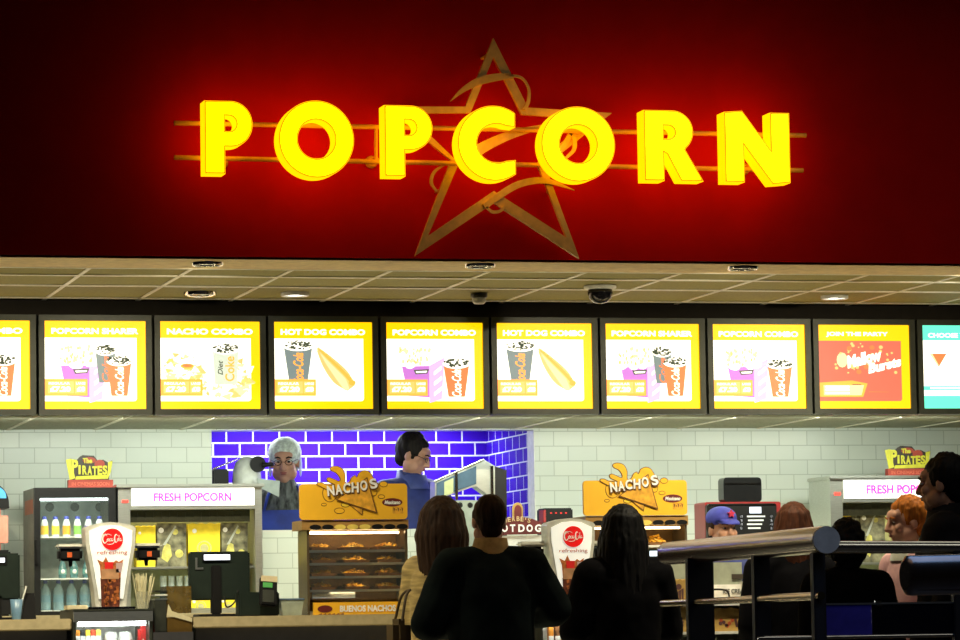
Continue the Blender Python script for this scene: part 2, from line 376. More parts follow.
class Art:
    def __init__(s, X0, Z0, W, H): s.mb = MB(); s.X0, s.Z0, s.W, s.H, s.n = X0, Z0, W, H, 0
    def p(s, pts, m, up=True):
        if up: s.n += 1
        s.mb.m(m).flat([[(s.X0+u*s.W, s.Z0+v*s.H) for u, v in pts]], YMP-.0006*s.n, .0005)
    def multi(s, plist, m):
        s.n += 1
        for pts in plist: s.p(pts, m, False)
    def t(s, t, u, v, w, h, m, rot=0, **k):
        s.n += 1
        s.mb.m(m).text(t, s.X0+u*s.W, s.Z0+v*s.H, YMP-.0006*s.n, w*s.W, h*s.H, .0005, rot, **k)
    def cup(s, u, v0, v1, wt, wb, m, txt='Coca-Cola', tc=WH, lid=True):
        s.p([(u-wb/2, v0), (u+wb/2, v0), (u+wt/2, v1), (u-wt/2, v1)], m)
        h = v1-v0
        if txt == 'Diet Coke':
            s.t('Coke', u+wb*.18, v0+h*.45, h*.62, wt*.42, tc, rot=PI/2); s.t('Diet', u-wb*.25, v0+h*.48, h*.36, wt*.22, DK, rot=PI/2, shear=.3)
        else: s.t(txt, u+.0*wb, v0+h*.42, h*.72, wt*.42, tc, rot=PI/2, shear=.35)
        s.p(circ(u, v1, wt/2*1.04, 24, .055), WH)
        q = []
        for k in range(46):
            a, r = random.random()*6.28, math.sqrt(random.random())
            q.append(circ(u+math.cos(a)*r*wt*.48, v1+.015+math.sin(a)*r*.05, .009+random.random()*.012, 5, .006+random.random()*.009))
        s.multi(q, DK)
    def price(s, v=.15, w=.42):
        s.p([(0, v), (w, v), (w, v+.19), (0, v+.19)], OR)
        s.p([(.03, v+.03), (w-.02, v+.03), (w-.02, v+.165), (.03, v+.165)], EPR)
        s.t('REGULAR', w*.34, v+.14, w*.5, .028, WH, bold=.03); s.t('LARGE', w*.84, v+.14, w*.22, .028, WH, bold=.03)
        s.p([(w*.68, v+.03), (w*.70, v+.03), (w*.70, v+.165), (w*.68, v+.165)], OR)
        s.t('£7.20', w*.36, v+.075, w*.48, .062, WH, bold=.05); s.t('£8', w*.84, v+.075, w*.2, .055, WH, bold=.05)
    def popcorn(s, u=.32, v=.35):
        s.p([(u-.16, v+.14), (u+.14, v+.15), (u+.14, v-.22), (u-.10, v-.2)], PU)
        s.p([(u+.12, v+.15), (u+.28, v+.25), (u+.25, v-.24), (u+.12, v-.28)], PK)
        q = [[(u+.17, v+a), (u+.25, v+a+.07), (u+.25, v+a+.11), (u+.17, v+a+.04)] for a in (-.2, -.08, .04)]
        s.multi(q, WH)
        s.p([(u-.04, v+.10), (u+.12, v+.11), (u+.10, v+.06), (u-.02, v+.05)], DK); s.p([(u-.02, v+.085), (u+.10, v+.092), (u+.09, v+.07), (u-.01, v+.065)], WH)
        q = [circ(u-.02+random.uniform(-.2, .2), v+.22+random.uniform(-.07, .16), .055, 9, .05) for _ in range(30)]
        s.multi(q, WH); s.multi([circ(u-.02+random.uniform(-.16, .17), v+.22+random.uniform(-.05, .14), .016, 5, .026) for _ in range(26)], PYL)
        s.multi([circ(u-.02+random.uniform(-.16, .17), v+.22+random.uniform(-.05, .14), .010, 5, .022) for _ in range(9)], TN)
    def hotdog(s):
        s.p(ribbon([(.45, .68), (.56, .52), (.68, .36), (.78, .24)], [.04, .15, .19, .10], 6), TN)
        s.p(ribbon([(.47, .66), (.56, .53), (.66, .38), (.74, .22)], [.02, .07, .09, .05], 6), PYL)
        s.p(ribbon([(.44, .70), (.58, .56), (.72, .40), (.80, .29)], [.03, .06, .06, .05], 6), TN)
        s.p(ribbon([(.455, .685), (.58, .555), (.72, .40), (.79, .30)], [.012, .03, .035, .03], 6), OR)
        s.multi([ribbon([(.47+k*.035, .66-k*.038), (.505+k*.035, .66-k*.038)], [.012, .014], 2) for k in range(10)], OR)
        s.p(circ(.79, .30, .035, 14, .03), OR)
def menu(i, kind, title, label):
    a = at(PXM[i][0], PXM[i][1], YMP); bq = at(PXM[i][2], PXM[i][3], YMP)
    X0, X1, Z0, Z1 = MX+MP*i, MX+MP*i+MW, MZ0, MZ1
    W, H = X1-X0, Z1-Z0
    t = thing('menu_lightbox', label, 'menu board', ((X0+X1)/2, YB, Z0-.03), 'backlit menu panels above the counter')
    f = .031
    P = [(X0-f, Z0-f), (X1+f, Z0-f), (X1+f, Z1+f), (X0-f, Z1+f)]; Q = [(X0, Z0), (X1, Z0), (X1, Z1), (X0, Z1)]
    MB().flat([P, Q], YMP-.016, .071).build('frame', GREYM, t, bevel=.003)
    s = Art(X0, Z0, W, H)
    if kind == 'teal':
        s.mb.m(TL).box(X0, X1, YMP, YB-.002, Z0, Z1)
        s.p([(0, .82), (1, .82), (1, .2), (0, .2)], WH)
        s.t(title, .5, .88, .86, .055, WH, bold=.03)
        s.p([(.08, .66), (.27, .66), (.18, .5)], RD); s.p([(.08, .66), (.11, .66), (.18, .52), (.17, .51)], PYL)
        s.p([(.0, .27), (1, .27), (1, .22), (0, .22)], TL); s.p([(.08, .255), (1, .255), (1, .235), (.08, .235)], WH); s.p([(0, .2), (1, .2), (1, .155), (0, .155)], WH)
        s.mb.build('panel', MM, t); return
    s.mb.m(YE).box(X0, X1, YMP, YB-.002, Z0, Z1)
    s.p([(0, .09), (.88, .09)]+arc(.88, .12, .03, -90, 0, 4)+[(.91, .81), (0, .81)], SA if kind == 'party' else WH)
    if kind == 'party':
        s.t(title, .43, .885, .68, .062, WH, bold=.045)
        s.p(circ(.26, .58, .06, 12, .09), PYL)
        s.multi([circ(random.uniform(.14, .85), random.uniform(.42, .78), random.uniform(.008, .028), 8) for _ in range(34)], TN)
        s.multi([circ(.34+.0*k+c[0], c[1], .028, 12) for k, c in enumerate(((0, .72), (.25, .73), (.1, .44), (.18, .5)))], RD)
        s.t('Mallow', .50, .60, .40, .15, WH, rot=.22, bold=.05, shear=.25); s.t('Bursts', .72, .52, .38, .12, WH, rot=.22, bold=.05, shear=.25)
        s.p([(0, .14), (.48, .14), (.53, .3), (.36, .335), (0, .31)], OR); s.p([(.05, .16), (.46, .16), (.49, .28), (.05, .28)], PYL)
        s.multi([[(.07, a), (.33, a), (.33, a+.022), (.07, a+.022)] for a in (.175, .215, .25)], WH)
        s.p([(.36, .29), (.46, .29), (.46, .28), (.36, .28)], DK); s.p([(.54, .205), (.76, .2), (.76, .195), (.54, .195)], RD)
        s.mb.build('panel', MM, t); return
    s.t(title, .5, .885, .86, .068, WH, bold=.045)
    if kind == 'popcorn':
        s.popcorn(); s.cup(.72, .14, .52, .27, .17, RD)
    elif kind == 'sharer':
        s.popcorn(); s.cup(.60, .30, .66, .20, .13, GY, 'Coke', ERDI); s.cup(.735, .15, .54, .24, .16, RD)
    elif kind == 'hotdog':
        s.cup(.245, .28, .72, .29, .18, GY, 'Coca-Cola', OR); s.hotdog()
    elif kind == 'nacho':
        rnd = random.Random(3)
        q = [[], [], []]
        for _ in range(120):
            u, v = (rnd.uniform(.02, .42), rnd.uniform(.26, .62)) if rnd.random() < .55 else (rnd.uniform(.42, .9), rnd.uniform(.13, .36))
            if rnd.random() < .12: u, v = rnd.uniform(.7, .9), rnd.uniform(.3, .55)
            a = rnd.random()*6.28; r = rnd.uniform(.03, .07)
            q[rnd.choice((0, 1, 1, 2))].append([(u+r*math.cos(a+k*2.1), v+r*.8*math.sin(a+k*2.1)) for k in range(3)])
        s.multi(q[1], PYL); s.multi(q[0], TN); s.multi(q[2], WH)
        s.p(circ(.27, .49, .07, 16, .03), OR); s.p(circ(.27, .495, .05, 14, .018), RD)
        s.cup(.655, .28, .68, .26, .22, EWG, 'Diet Coke', OR)
    s.price()
    s.mb.build('panel', MM, t)
ERDI = RD; EWG = 12; MM.append(E('cup white', (.6, .66, .52), .85)); EPR = 13; MM.append(E('price card', (1, .58, .16), .8))
k_ = (YMP-CAM.y)/18.828
MX, MP, MW, MZ0, MZ1 = 1.87*k_, .6*k_, .525*k_, CAM.z+1.16*k_, CAM.z+1.616*k_
PXM = [(0, 0, 1, 1)]*10
menu(0, 'sharer', 'FAMILY COMBO', 'leftmost lit menu panel with one red cup, cut by the picture edge')
menu(1, 'sharer', 'POPCORN SHARER', 'lit popcorn menu with two cups, hanging above the drinks fridge and popcorn cabinet')
menu(2, 'nacho', 'NACHO COMBO', 'lit NACHO COMBO menu panel with a white cup among tortilla chips')
menu(3, 'hotdog', 'HOT DOG COMBO', 'lit hot dog menu panel between the nacho menu and a popcorn menu')
menu(4, 'popcorn', 'POPCORN COMBO', 'lit POPCORN COMBO menu between two hot dog panels, single red cup')
menu(5, 'hotdog', 'HOT DOG COMBO', 'lit hot dog menu panel right above the hot dog stand and man in coat')
menu(6, 'sharer', 'POPCORN SHARER', 'lit POPCORN SHARER menu with two cups, above the orange nacho sign at right')
menu(7, 'popcorn', 'POPCORN COMBO', 'lit popcorn menu beside the red panel, single red cup')
menu(8, 'party', 'JOIN THE PARTY', 'lit menu panel with a red picture and white brush lettering')
menu(9, 'teal', 'CHOOSE YOUR DRINK', 'teal and white lit menu panel with an orange triangle, at the far right')
# ================================================================== COUNTERS
YC0, YC1 = 1.15, 1.85
ZC = at(250, 616, YC0).z
ZB = at(150, 614, 3.0).z
xa, xb, xc = at(72, 620, YC0).x, at(193.5, 620, YC0).x, XR-.3
def counter(name, label, x0, x1, y0, y1, z, col=CBODY):
    t = thing(name, label, 'counter', ((x0+x1)/2, (y0+y1)/2, 0))
    B(x0, x1, y0, y1, z-.056, z, .006).build('worktop', CTOP, t)
    B(x0+.02, x1-.02, y0+.05, y1-.03, .08, z-.056).build('counter_front', col, t)
    B(x0+.04, x1-.04, y0+.1, y1-.08, 0, .08).build('plinth', BLACK, t)
counter('serving_counter', 'beige edged serving counter section at the left picture edge, under the drinks fridge', XL+.3, xa, YC0, YC1, ZC)
counter('serving_counter', 'long beige edged serving counter carrying the nacho cabinet and till', xb, xc, YC0, YC1, ZC)
counter('back_counter', 'back counter along the tiled wall carrying fridge and popcorn cabinets', XL+.3, XR-.3, 2.85, 3.86, ZB)

# ================================================================== DRINKS FRIDGE
def fridge():
    y0, y1 = 3.2, 3.68
    X0, X1, Z0, Z1 = rect(34.5, 487.5, 116, 614, y0); Z0 = ZB
    GX0, GX1, GZ0, GZ1 = rect(40.5, 498, 109, 611, y0)
    t = thing('drinks_fridge', 'black glass door drinks fridge holding juice and water bottles', 'fridge', ((X0+X1)/2, (y0+y1)/2, Z0))
    sd = mat('fridge side', (.2, .18, .13), rough=.4, var=.2)
    w = .02
    B(X0, X0+w, y0+.03, y1, Z0, Z1).box(X1-w, X1, y0+.03, y1, Z0, Z1).box(X0+w, X1-w, y0+.03, y1, Z1-.03, Z1).box(X0+w, X1-w, y0+.03, y1, Z0, Z0+.02).build('cabinet', sd, t)
    B(X0-.001, X0, y0+.06, y1-.08, Z1-.14, Z1-.06).build('side_sticker', mat('orange sticker', (.5, .13, .05)), t)
    B(X0+w, X1-w, y1-.03, y1-.01, Z0+.02, Z1-.03).build('back_panel', mat('fridge liner', (.5, .6, .55), rough=.4), t)
    d = MB().flat([[(X0, Z0), (X1, Z0), (X1, Z1), (X0, Z1)], [(GX0, GZ0), (GX1, GZ0), (GX1, GZ1), (GX0, GZ1)]], y0, .03).build('door_frame', BLACK, t)
    B(GX0, GX1, y0+.012, y0+.016, GZ0, GZ1).build('door_glass', GLASS, d)
    B(X0+.006, X0+.024, y0-.03, y0, Z0+.28, Z0+.42, .005).build('handle', BLACK, d)
    sh = []
    for py in (536, 577.8):
        z = at(75, py, y0).z; sh.append(z)
        B(GX0-.01, GX1+.01, y0+.05, y1-.04, z-.008, z).build('shelf', WHITEP, t)
    B(GX0-.01, GX1+.01, y0+.05, y1-.04, GZ0-.0, GZ0+.006).build('shelf', WHITEP, t)
    B(GX0, GX1, y0+.04, y0+.07, GZ1-.012, GZ1+.0).build('light_strip', glow('fridge strip light', (.85, 1, .95), 9), t)
    f = MB()
    for px in (50, 75, 100):
        q = at(px, 507, y1-.04); f.lathe([(.025, 0), (.025, .012), (.018, .014)], (q.x, y1-.032, q.z), 20, 'Y')
    f.build('fan_grille', GREYM, t)
    # bottles
    cols = [('orange', (.9, .55, .03)), ('yellow', (.85, .7, .05)), ('amber', (.8, .4, .02)), ('green', (.25, .6, .1)), ('purple', (.2, .1, .5)), ('lilac', (.35, .22, .6))]
    wp = mat('bottle white', (.7, .75, .72), rough=.35); bl = mat('blue cap', (.03, .05, .35))
    nm = ['leftmost', 'second', 'third', 'fourth', 'fifth', 'rightmost']
    for k, (cn, c) in enumerate(cols):
        q = at(44.5+k*11.0, 536, y0+.12); r = .021
        jb = thing('juice_bottle', f'{nm[k]} juice bottle in the row on the top fridge shelf, {cn} label and blue cap', 'bottle', (q.x, y0+.12, sh[0]), 'juice bottles on the top fridge shelf')
        MB().lathe([(r, 0), (r, .07), (r*.7, .09), (r*.5, .098)], jb.location, 14).build('bottle_body', wp, jb)
        MB().lathe([(r+.001, .012), (r+.001, .06)], jb.location, 14).build('bottle_label', mat('label '+cn, c), jb)
        MB().lathe([(r*.62, .096), (r*.62, .112), (.001, .113)], jb.location, 12).build('bottle_cap', bl, jb)
    gl = mat('water bottle plastic', (.35, .55, .6), rough=.1, alpha=.55); gg = mat('soda bottle glass', (.08, .2, .2), rough=.1)
    for k, px in enumerate((62.5, 74, 86.5, 98)):
        q = at(px, 577, y0+.1); r = .022
        jb = thing('soda_bottle', f'{["first", "second", "third", "last"][k]} from the left of four teal soda bottles on the middle fridge shelf', 'bottle', (q.x, y0+.1, sh[1]), 'soda bottles on the middle fridge shelf')
        MB().lathe([(r, 0), (r, .06), (r*.45, .09), (r*.4, .105)], jb.location, 14).build('bottle_body', gg, jb)
        MB().lathe([(r+.001, .02), (r+.001, .05)], jb.location, 14).build('bottle_label', mat('soda label', (.15, .4, .35)), jb)
        MB().lathe([(r*.3, 0), (r*.55, 0), (r*.55, .003), (r*.3, .003)], (q.x, y0+.1-r-.003, sh[1]+.036), 14, 'Y').build('label_ring', WHITEC, jb)
        MB().lathe([(r*.5, .103), (r*.5, .12), (.001, .121)], jb.location, 12).build('bottle_cap', BLACK, jb)
    for k, px in enumerate((45.5, 58.5, 71.5, 85)):
        q = at(px, 610, y0+.13); r = .03
        jb = thing('water_bottle', f'{["first", "second", "third", "last"][k]} from the left of the clear water bottles on the bottom fridge shelf', 'bottle', (q.x, y0+.13, GZ0+.006), 'water bottles on the bottom fridge shelf')
        MB().lathe([(r, 0), (r, .1), (r*.85, .115), (r*.4, .14), (r*.35, .15)], jb.location, 14).build('bottle_body', gl, jb)
        MB().lathe([(r+.001, .045), (r+.001, .085)], jb.location, 14).build('bottle_label', mat('water label', (.12, .25, .3)), jb)
        MB().lathe([(r*.42, .147), (r*.42, .166), (.001, .167)], jb.location, 12).build('bottle_cap', bl, jb)
    return X0, X1, Z1
FX0, FX1, FZ1 = fridge()
# film title sign
YELB = mat('acid yellow print', (.52, .49, .03), rough=.5); BRICK = mat('brick red print', (.3, .035, .02), rough=.6)
def film_sign(x0, y0, x1, y1, y, zb, label):
    X0, X1, Z0, Z1 = rect(x0, y0, x1, y1, y); Z1 += zb-Z0; Z0 = zb
    W, H = X1-X0, Z1-Z0
    t = thing('title_sign', label, 'sign', ((X0+X1)/2, y+.02, Z0))
    f = lambda P: [(X0+u*W, Z0+v*H) for u, v in P]
    bs = B(X0+.05*W, X1, y, y+.05, Z0, Z0+.25*H).build('plinth', BRICK, t)
    MB().text('IN CINEMAS SOON', (X0+X1)/2+.02*W, Z0+.125*H, y-.001, W*.8, H*.11, .002).build('lettering', mat('dark red lettering', (.5, .1, .05)), bs)
    MB().flat([f([(.02, .86), (.12, .88), (.2, .8), (.3, .95), (.36, 1), (.6, .98), (.68, .84), (.8, .86), (.9, .78), (.99, .84), (.95, .6), (.92, .25), (.1, .25), (.07, .55)])], y+.012, .012).build('backing', mat('dark sign card', (.03, .02, .015)), t)
    MB().flat([f([(.0, .86), (.12, .9), (.15, .6), (.2, .3), (.08, .25), (.05, .5)]), f([(.9, .78), (1, .82), (.96, .5), (.9, .3), (.87, .32), (.9, .55)]), f([(.22, .36), (.88, .4), (.9, .28), (.2, .26)])], y+.008, .004).build('yellow_border', YELB, t)
    MB().flat([f(circ(.72, .72, .11, 16, .14)), f(circ(.5, .84, .14, 16, .1))], y+.0075, .004).build('red_hat_print', BRICK, t)
    mb = MB()
    mb.text('The', X0+.46*W, Z0+.83*H, y+.004, W*.2, H*.16, .004, bold=.04)
    mb.text('P', X0+.19*W, Z0+.66*H, y+.004, W*.14, H*.42, .004, bold=.04)
    for k, c in enumerate('IRATES'):
        mb.text(c, X0+(.29+k*.108)*W, Z0+(.52+abs(k-3)*.012)*H, y+.004, None if c == 'I' else W*.1, H*.28, .004, bold=.04)
    mb.build('lettering', YELB, t)
film_sign(66, 452, 113, 485, 3.28, FZ1, 'yellow and red film title sign standing on the black drinks fridge')

# ================================================================== POPCORN CABINETS
HDR = glow('header light panel', (1, 1, .93), 1.15); MAG = mat('magenta print', (.75, .04, .4), rough=.5, emit=.35); LEDR = glow('red indicator', (1, .03, .02), 4)
INT = mat('dark cabinet interior', (.05, .055, .03), rough=.5)
PHOTO = mat('dark photo print', (.16, .15, .09), rough=.4, var=.9, scale=22)
def warmer(px, y0, label, bags, dy=0, dp=.5):
    y1 = y0+dp
    X0, X1, Z0, Z1 = rect(px, 484+dy, px+144, 614, y0); Z0 = ZB
    t = thing('popcorn_cabinet', label, 'popcorn cabinet', ((X0+X1)/2, (y0+y1)/2, Z0))
    k = (X1-X0)/144.
    fx = lambda p: X0+p*k
    fz = lambda p: Z1-(p-484)*k*1.0
    B(X0, fx(12), y0, y0+.06, Z0, Z1-.02).build('corner_post', STEEL, t)
    B(fx(137), X1, y0, y0+.06, Z0, Z1-.02).build('corner_post', STEEL, t)
    B(X0, X0+.012, y0+.06, y1, Z0, Z1-.02).build('side_panel', STEEL, t)
    B(X1-.012, X1, y0+.06, y1, Z0, Z1-.02).build('side_panel', STEEL, t)
    B(X0+.012, X1-.012, y1-.02, y1, Z0, Z1-.02).build('back_panel', mat('cabinet back', (.38, .4, .22), rough=.5), t)
    B(X0-.012, X1+.012, y0-.025, y1, Z1-.02, Z1, .004).build('top_panel', STEEL, t)
    hs = B(fx(12), fx(137), y0-.008, y0+.09, fz(509), Z1-.02).build('header', STEEL, t)
    B(fx(13), fx(136), y0-.014, y0-.008, fz(505.5), fz(488)).build('light_panel', HDR, hs)
    MB().text('FRESH POPCORN', fx(74), fz(497), y0-.0155, 78*k, 8.5*k, .002, bold=.035).build('lettering', MAG, hs)
    B(fx(12), fx(137), y0+.0, y0+.03, Z0, Z0+.03).build('bottom_rail', STEEL, t)
    vv = MB().box(fx(14), fx(135), y0+.10, y0+.11, fz(521), fz(509))
    for i in range(14): vv.box(fx(22+i*8), fx(26+i*8), y0+.095, y0+.10, fz(519), fz(511))
    vv.build('vent_panel', INT, t)
    zs = fz(565)
    B(X0+.012, X1-.012, y0+.12, y1-.02, zs-.012, zs).build('shelf', STEEL, t)
    B(X0+.012, X1-.012, y0+.03, y1-.02, Z0, Z0+.012).build('shelf', STEEL, t)
    B(fx(4), fx(10), y0-.005, y0, fz(502), fz(499.5)).build('indicator_light', LEDR, t)
    B(fx(18), fx(130), y0+.14, y0+.18, fz(512)-.012, fz(512)).build('heat_lamp', glow('warm lamp', (1, .85, .45), 18), t)
    for i, (a, b2, top, bot, kind, lb) in enumerate(bags):
        z0 = zs if bot < 600 else Z0+.012
        bx0, bx1, bz1 = fx(a), fx(b2), fz(top); yb = y0+.135
        if bot > 600: yb = y0+.12
        q = thing('popcorn_carton' if kind == 'y' else 'popcorn_pouch', lb, 'popcorn bag', ((bx0+bx1)/2, yb+.05, z0), 'popcorn bags in the '+('left' if px < 400 else 'right')+' cabinet')
        w, h = bx1-bx0, bz1-z0
        if kind == 'y':
            n = 7; zig = [(bx1-w*i2/n, bz1-(.006 if i2 % 2 else 0)) for i2 in range(n+1)]
            MB().flat([[(bx0+.004, z0), (bx1-.004, z0)]+zig], yb, .09).build('carton_body', YEL, q)
            mb = MB().flat([circ((bx0+bx1)/2, z0+h*.42, w*.23, 22), circ((bx0+bx1)/2, z0+h*.42, w*.19, 22)], yb-.001, .001)
            mb.flat([circ((bx0+bx1)/2, z0+h*.42, w*.13, 16)], yb-.001, .001).m(1).flat([circ(bx0+w*.2, z0+h*.82, w*.07, 14)], yb-.001, .001)
            mb.build('printed_emblem', [mat('grey print', (.45, .42, .2)), WHITEC], q)
        else:
            MB().flat([[(bx0, z0), (bx1, z0), (bx1-.003, z0+h*.5), (bx1, bz1), (bx0, bz1), (bx0+.003, z0+h*.5)]], yb, .05).build('pouch_body', PHOTO, q)
            mb = MB().flat([[(bx0+w*.15, z0+h*.2), (bx0+w*.35, z0+h*.1), (bx0+w*.5, z0+h*.25), (bx0+w*.45, z0+h*.5), (bx0+w*.3, z0+h*.55), (bx0+w*.2, z0+h*.4)], circ(bx0+w*.75, z0+h*.3, w*.14, 9), circ(bx0+w*.62, z0+h*.8, w*.1, 9)], yb-.001, .001)
            mb.m(1).flat([circ(bx0+w*.15, z0+h*.84, w*.09, 14)], yb-.001, .001).m(2).flat([[(bx0+w*.2, z0+h*.5), (bx0+w*.62, z0+h*.95), (bx0+w*.66, z0+h*.92), (bx0+w*.3, z0+h*.5)]], yb-.0012, .001)
            mb.build('printed_picture', [mat('popcorn print', (.55, .5, .12), var=.4), WHITEC, mat('grey streak print', (.4, .42, .36))], q)
    return X0, X1, Z0, Z1, fx, fz
LW = warmer(118.4, 3.2, 'steel popcorn cabinet with bright FRESH POPCORN header beside the drinks fridge', [
    (21, 41, 524, 563, 'y', 'yellow popcorn carton behind the drink tower arm, top shelf of the cabinet'),
    (42, 72, 522, 563, 'p', 'dark picture pouch between the two yellow cartons on the cabinet top shelf'),
    (73.5, 106, 522, 563, 'y', 'yellow popcorn carton with ring emblem, above the till display'),
    (107, 134, 522, 563, 'p', 'dark picture pouch at the right end of the cabinet top shelf'),
    (74, 97, 598, 614, 'y', 'yellow popcorn carton low behind the till stand, left of it'),
    (104, 122, 598, 614, 'y', 'yellow popcorn carton low behind the till, right of its stand')])
RW = warmer(831.5, 3.2, 'steel popcorn cabinet with FRESH POPCORN header behind the ginger boy', [
    (15, 27, 518, 563, 'y', 'green yellow carton at the left end of the right popcorn cabinet'),
    (28, 36, 518, 563, 'p', 'narrow dark pouch left of the picture pouch in the right popcorn cabinet'),
    (37, 62, 515, 563, 'p', 'picture pouch with white disc just left of the ginger boy')], dy=-8.5, dp=.37)
film_sign(885.5, 443.5, 931, 474, 3.3, RW[3], 'yellow and red film title sign on the popcorn cabinet beside the tall man')
# clear cups stacked under the left cabinet's shelf
X0c, _, z0c, z1c = rect(160, 568, 190, 592, 3.36)
cupm = mat('clear cup', (.55, .65, .62), rough=.1, alpha=.5)
for k in range(4):
    q = at(163.5+k*8, 590, 3.4)
    t = tag(MB().lathe([(.014, 0), (.019, .2)], (q.x, 3.4, LW[2]+.012), 14).build('cup_stack', cupm, org=(q.x, 3.4, LW[2]+.012)), f'{["first", "second", "third", "fourth"][k]} tall column of clear cups under the cabinet shelf, counted from the straws', 'cups', 'clear cup columns in the popcorn cabinet')

# ================================================================== DRINK TOWERS
SILV = mat('satin silver', (.66, .66, .58), rough=.35, metal=.3)
PANW = mat('drink panel white', (.72, .74, .68), rough=.35, emit=.42, ecol=(1, 1, .92)); COKR = mat('drink disc red', (.75, .01, .01), rough=.3, emit=.25)
COLA = mat('cola print', (.11, .03, .015), rough=.35, var=.6, scale=60); COLB = mat('cola glass print', (.4, .12, .03), rough=.4, var=.5, scale=60); TANP = mat('latte glass print', (.45, .24, .12), rough=.4, var=.3)
def script_logo(mb, cx, cz, y, w, i, d=.0015):
    """flowing two word script, drawn with brush strokes"""
    S = [([(-.26, .25), (-.36, .42), (-.5, .3), (-.53, -.05), (-.42, -.3), (-.28, -.15), (-.2, .05)], [.03, .06, .1, .12, .1, .06, .03]),
         ([(-.5, .12), (-.42, .3), (-.2, .42), (.02, .3)], [.02, .05, .05, .01]),
         ([(-.2, .08), (-.27, -.02), (-.23, -.16), (-.15, -.02), (-.2, .08)], [.05]*5), ([(-.04, .06), (-.12, .02), (-.11, -.15), (-.02, -.08)], [.05]*4),
         ([(.05, .08), (-.01, .02), (0, -.14), (.06, -.02), (.06, .08), (.07, -.14), (.12, -.06)], [.045]*7), ([(.13, .0), (.19, .02)], [.05, .05]),
         ([(.37, .28), (.29, .4), (.21, .25), (.2, -.05), (.28, -.25), (.38, -.1)], [.03, .06, .1, .11, .08, .03]),
         ([(.2, -.12), (.1, -.34), (-.12, -.4), (-.3, -.36)], [.04, .06, .05, .01]),
         ([(.42, .08), (.36, 0), (.39, -.15), (.44, -.02), (.42, .08)], [.045]*5), ([(.47, -.12), (.5, .25), (.46, .3), (.46, -.1), (.5, -.12)], [.04]*5),
         ([(.58, .08), (.52, .02), (.54, -.14), (.59, -.02), (.59, .08), (.6, -.14), (.65, -.05)], [.045]*7)]
    mb.m(i)
    for P, Wd in S: mb.flat([ribbon([(cx+(x-.06)*w*.82, cz+z*w*.62) for x, z in P], [q*w*.55 for q in Wd], 5)], y, d)
def tower(px0, py0, y, label, base):
    k = 1/sc(y)
    c = at(px0+26, py0+80, y)
    cx = c.x
    t = thing('drink_tower', label, 'drink dispenser', (cx, y+.08, base), 'drink dispenser towers')
    H = at(px0+26, py0, y).z-base
    f = lambda u, v: (cx+u*.252, base+v*H)     # u -.5...5
    out = [f(-.30, 0), f(-.33, .2), f(-.40, .45), f(-.49, .74), f(-.5, .93), f(-.45, .955), f(-.2, .99), f(0, 1), f(.2, .99), f(.45, .955), f(.5, .93), f(.49, .74), f(.40, .45), f(.33, .2), f(.30, 0)]
    MB().flat([out], y, .13).build('tower_shell', SILV, t, bevel=.006)
    pan = [f(-.24, .12), f(-.33, .45), f(-.42, .75), f(-.43, .9), f(-.2, .955), f(0, .965), f(.2, .955), f(.43, .9), f(.42, .75), f(.33, .45), f(.24, .12)]
    MB().flat([pan], y-.006, .006).build('front_panel', PANW, t)
    mb = MB().m(0).flat([[f(-.19, .005), f(-.21, .36), f(.19, .36), f(.16, .005)]], y-.009, .003)
    mb.m(1).flat([[f(-.2, .36), f(-.22, .50), f(-.27, .57), f(-.16, .54), f(-.1, .60), f(-.04, .53), f(.02, .52), f(.1, .56), f(.16, .54), f(.25, .57), f(.2, .48), f(.19, .36)]], y-.0085, .0025)
    mb.m(2).flat([[f(-.2, .345), f(-.19, .46), f(.15, .46), f(.16, .345)]], y-.0105, .0015)
    mb.m(3).flat([[f(-.12, .46), f(-.13, .54), f(.05, .54), f(.04, .46)]], y-.0105, .0015)
    mb.m(4).flat([[f(.1, .42), f(.1, .53), f(.24, .53), f(.2, .42)]], y-.0105, .0015)
    mb.m(1)
    for _ in range(26):
        u, v = random.uniform(-.15, .12), random.uniform(.03, .33); mb.flat([[f(u, v), f(u+.05, v+.01), f(u+.04, v+.045), f(u-.01, v+.04)]], y-.0095, .0015)
    mb.build('drinks_picture', [COLA, COLB, TANP, REDP, mat('pale glass print', (.5, .35, .35))], t)
    dq = f(.03, .80)
    ds = MB().flat([circ(dq[0], dq[1], .054, 32)], y-.011, .005).build('logo_disc', COKR, t)
    mb = MB(); script_logo(mb, dq[0], dq[1], y-.013, .1, 0); mb.build('script_lettering', WHITEC, ds)
    q = f(.03, .645); MB().text('refreshing', q[0], q[1], y-.0075, .15, .026, .0015, bold=.0).build('slogan', mat('faded red lettering', (.55, .16, .1)), t)
    for s in (-1, 1):
        xa_ = cx+s*.125; xb_ = cx+s*.265
        ar = B(min(xa_, xb_), max(xa_, xb_), y+.03, y+.12, base+H*.70, base+H*.755, .01).build('nozzle_arm', SILV, t)
        B(min(xa_, xb_)+.01, max(xa_, xb_)-.01, y+.035, y+.115, base+H*.56, base+H*.70, .012).build('nozzle_head', BLACK, ar)
        B(cx+s*.20-.012, cx+s*.20+.012, y+.032, y+.036, base+H*.60, base+H*.66).build('brand_sticker', mat('orange label', (.6, .1, .02)), ar)
        MB().lathe([(.011, 0), (.008, -.03)], (cx+s*.19, y+.075, base+H*.565), 12).build('nozzle', BLACK, ar)
    B(cx-.12, cx+.12, y-.03, y+.16, base, base+.012, .004).build('drip_tray', CHROME, t)
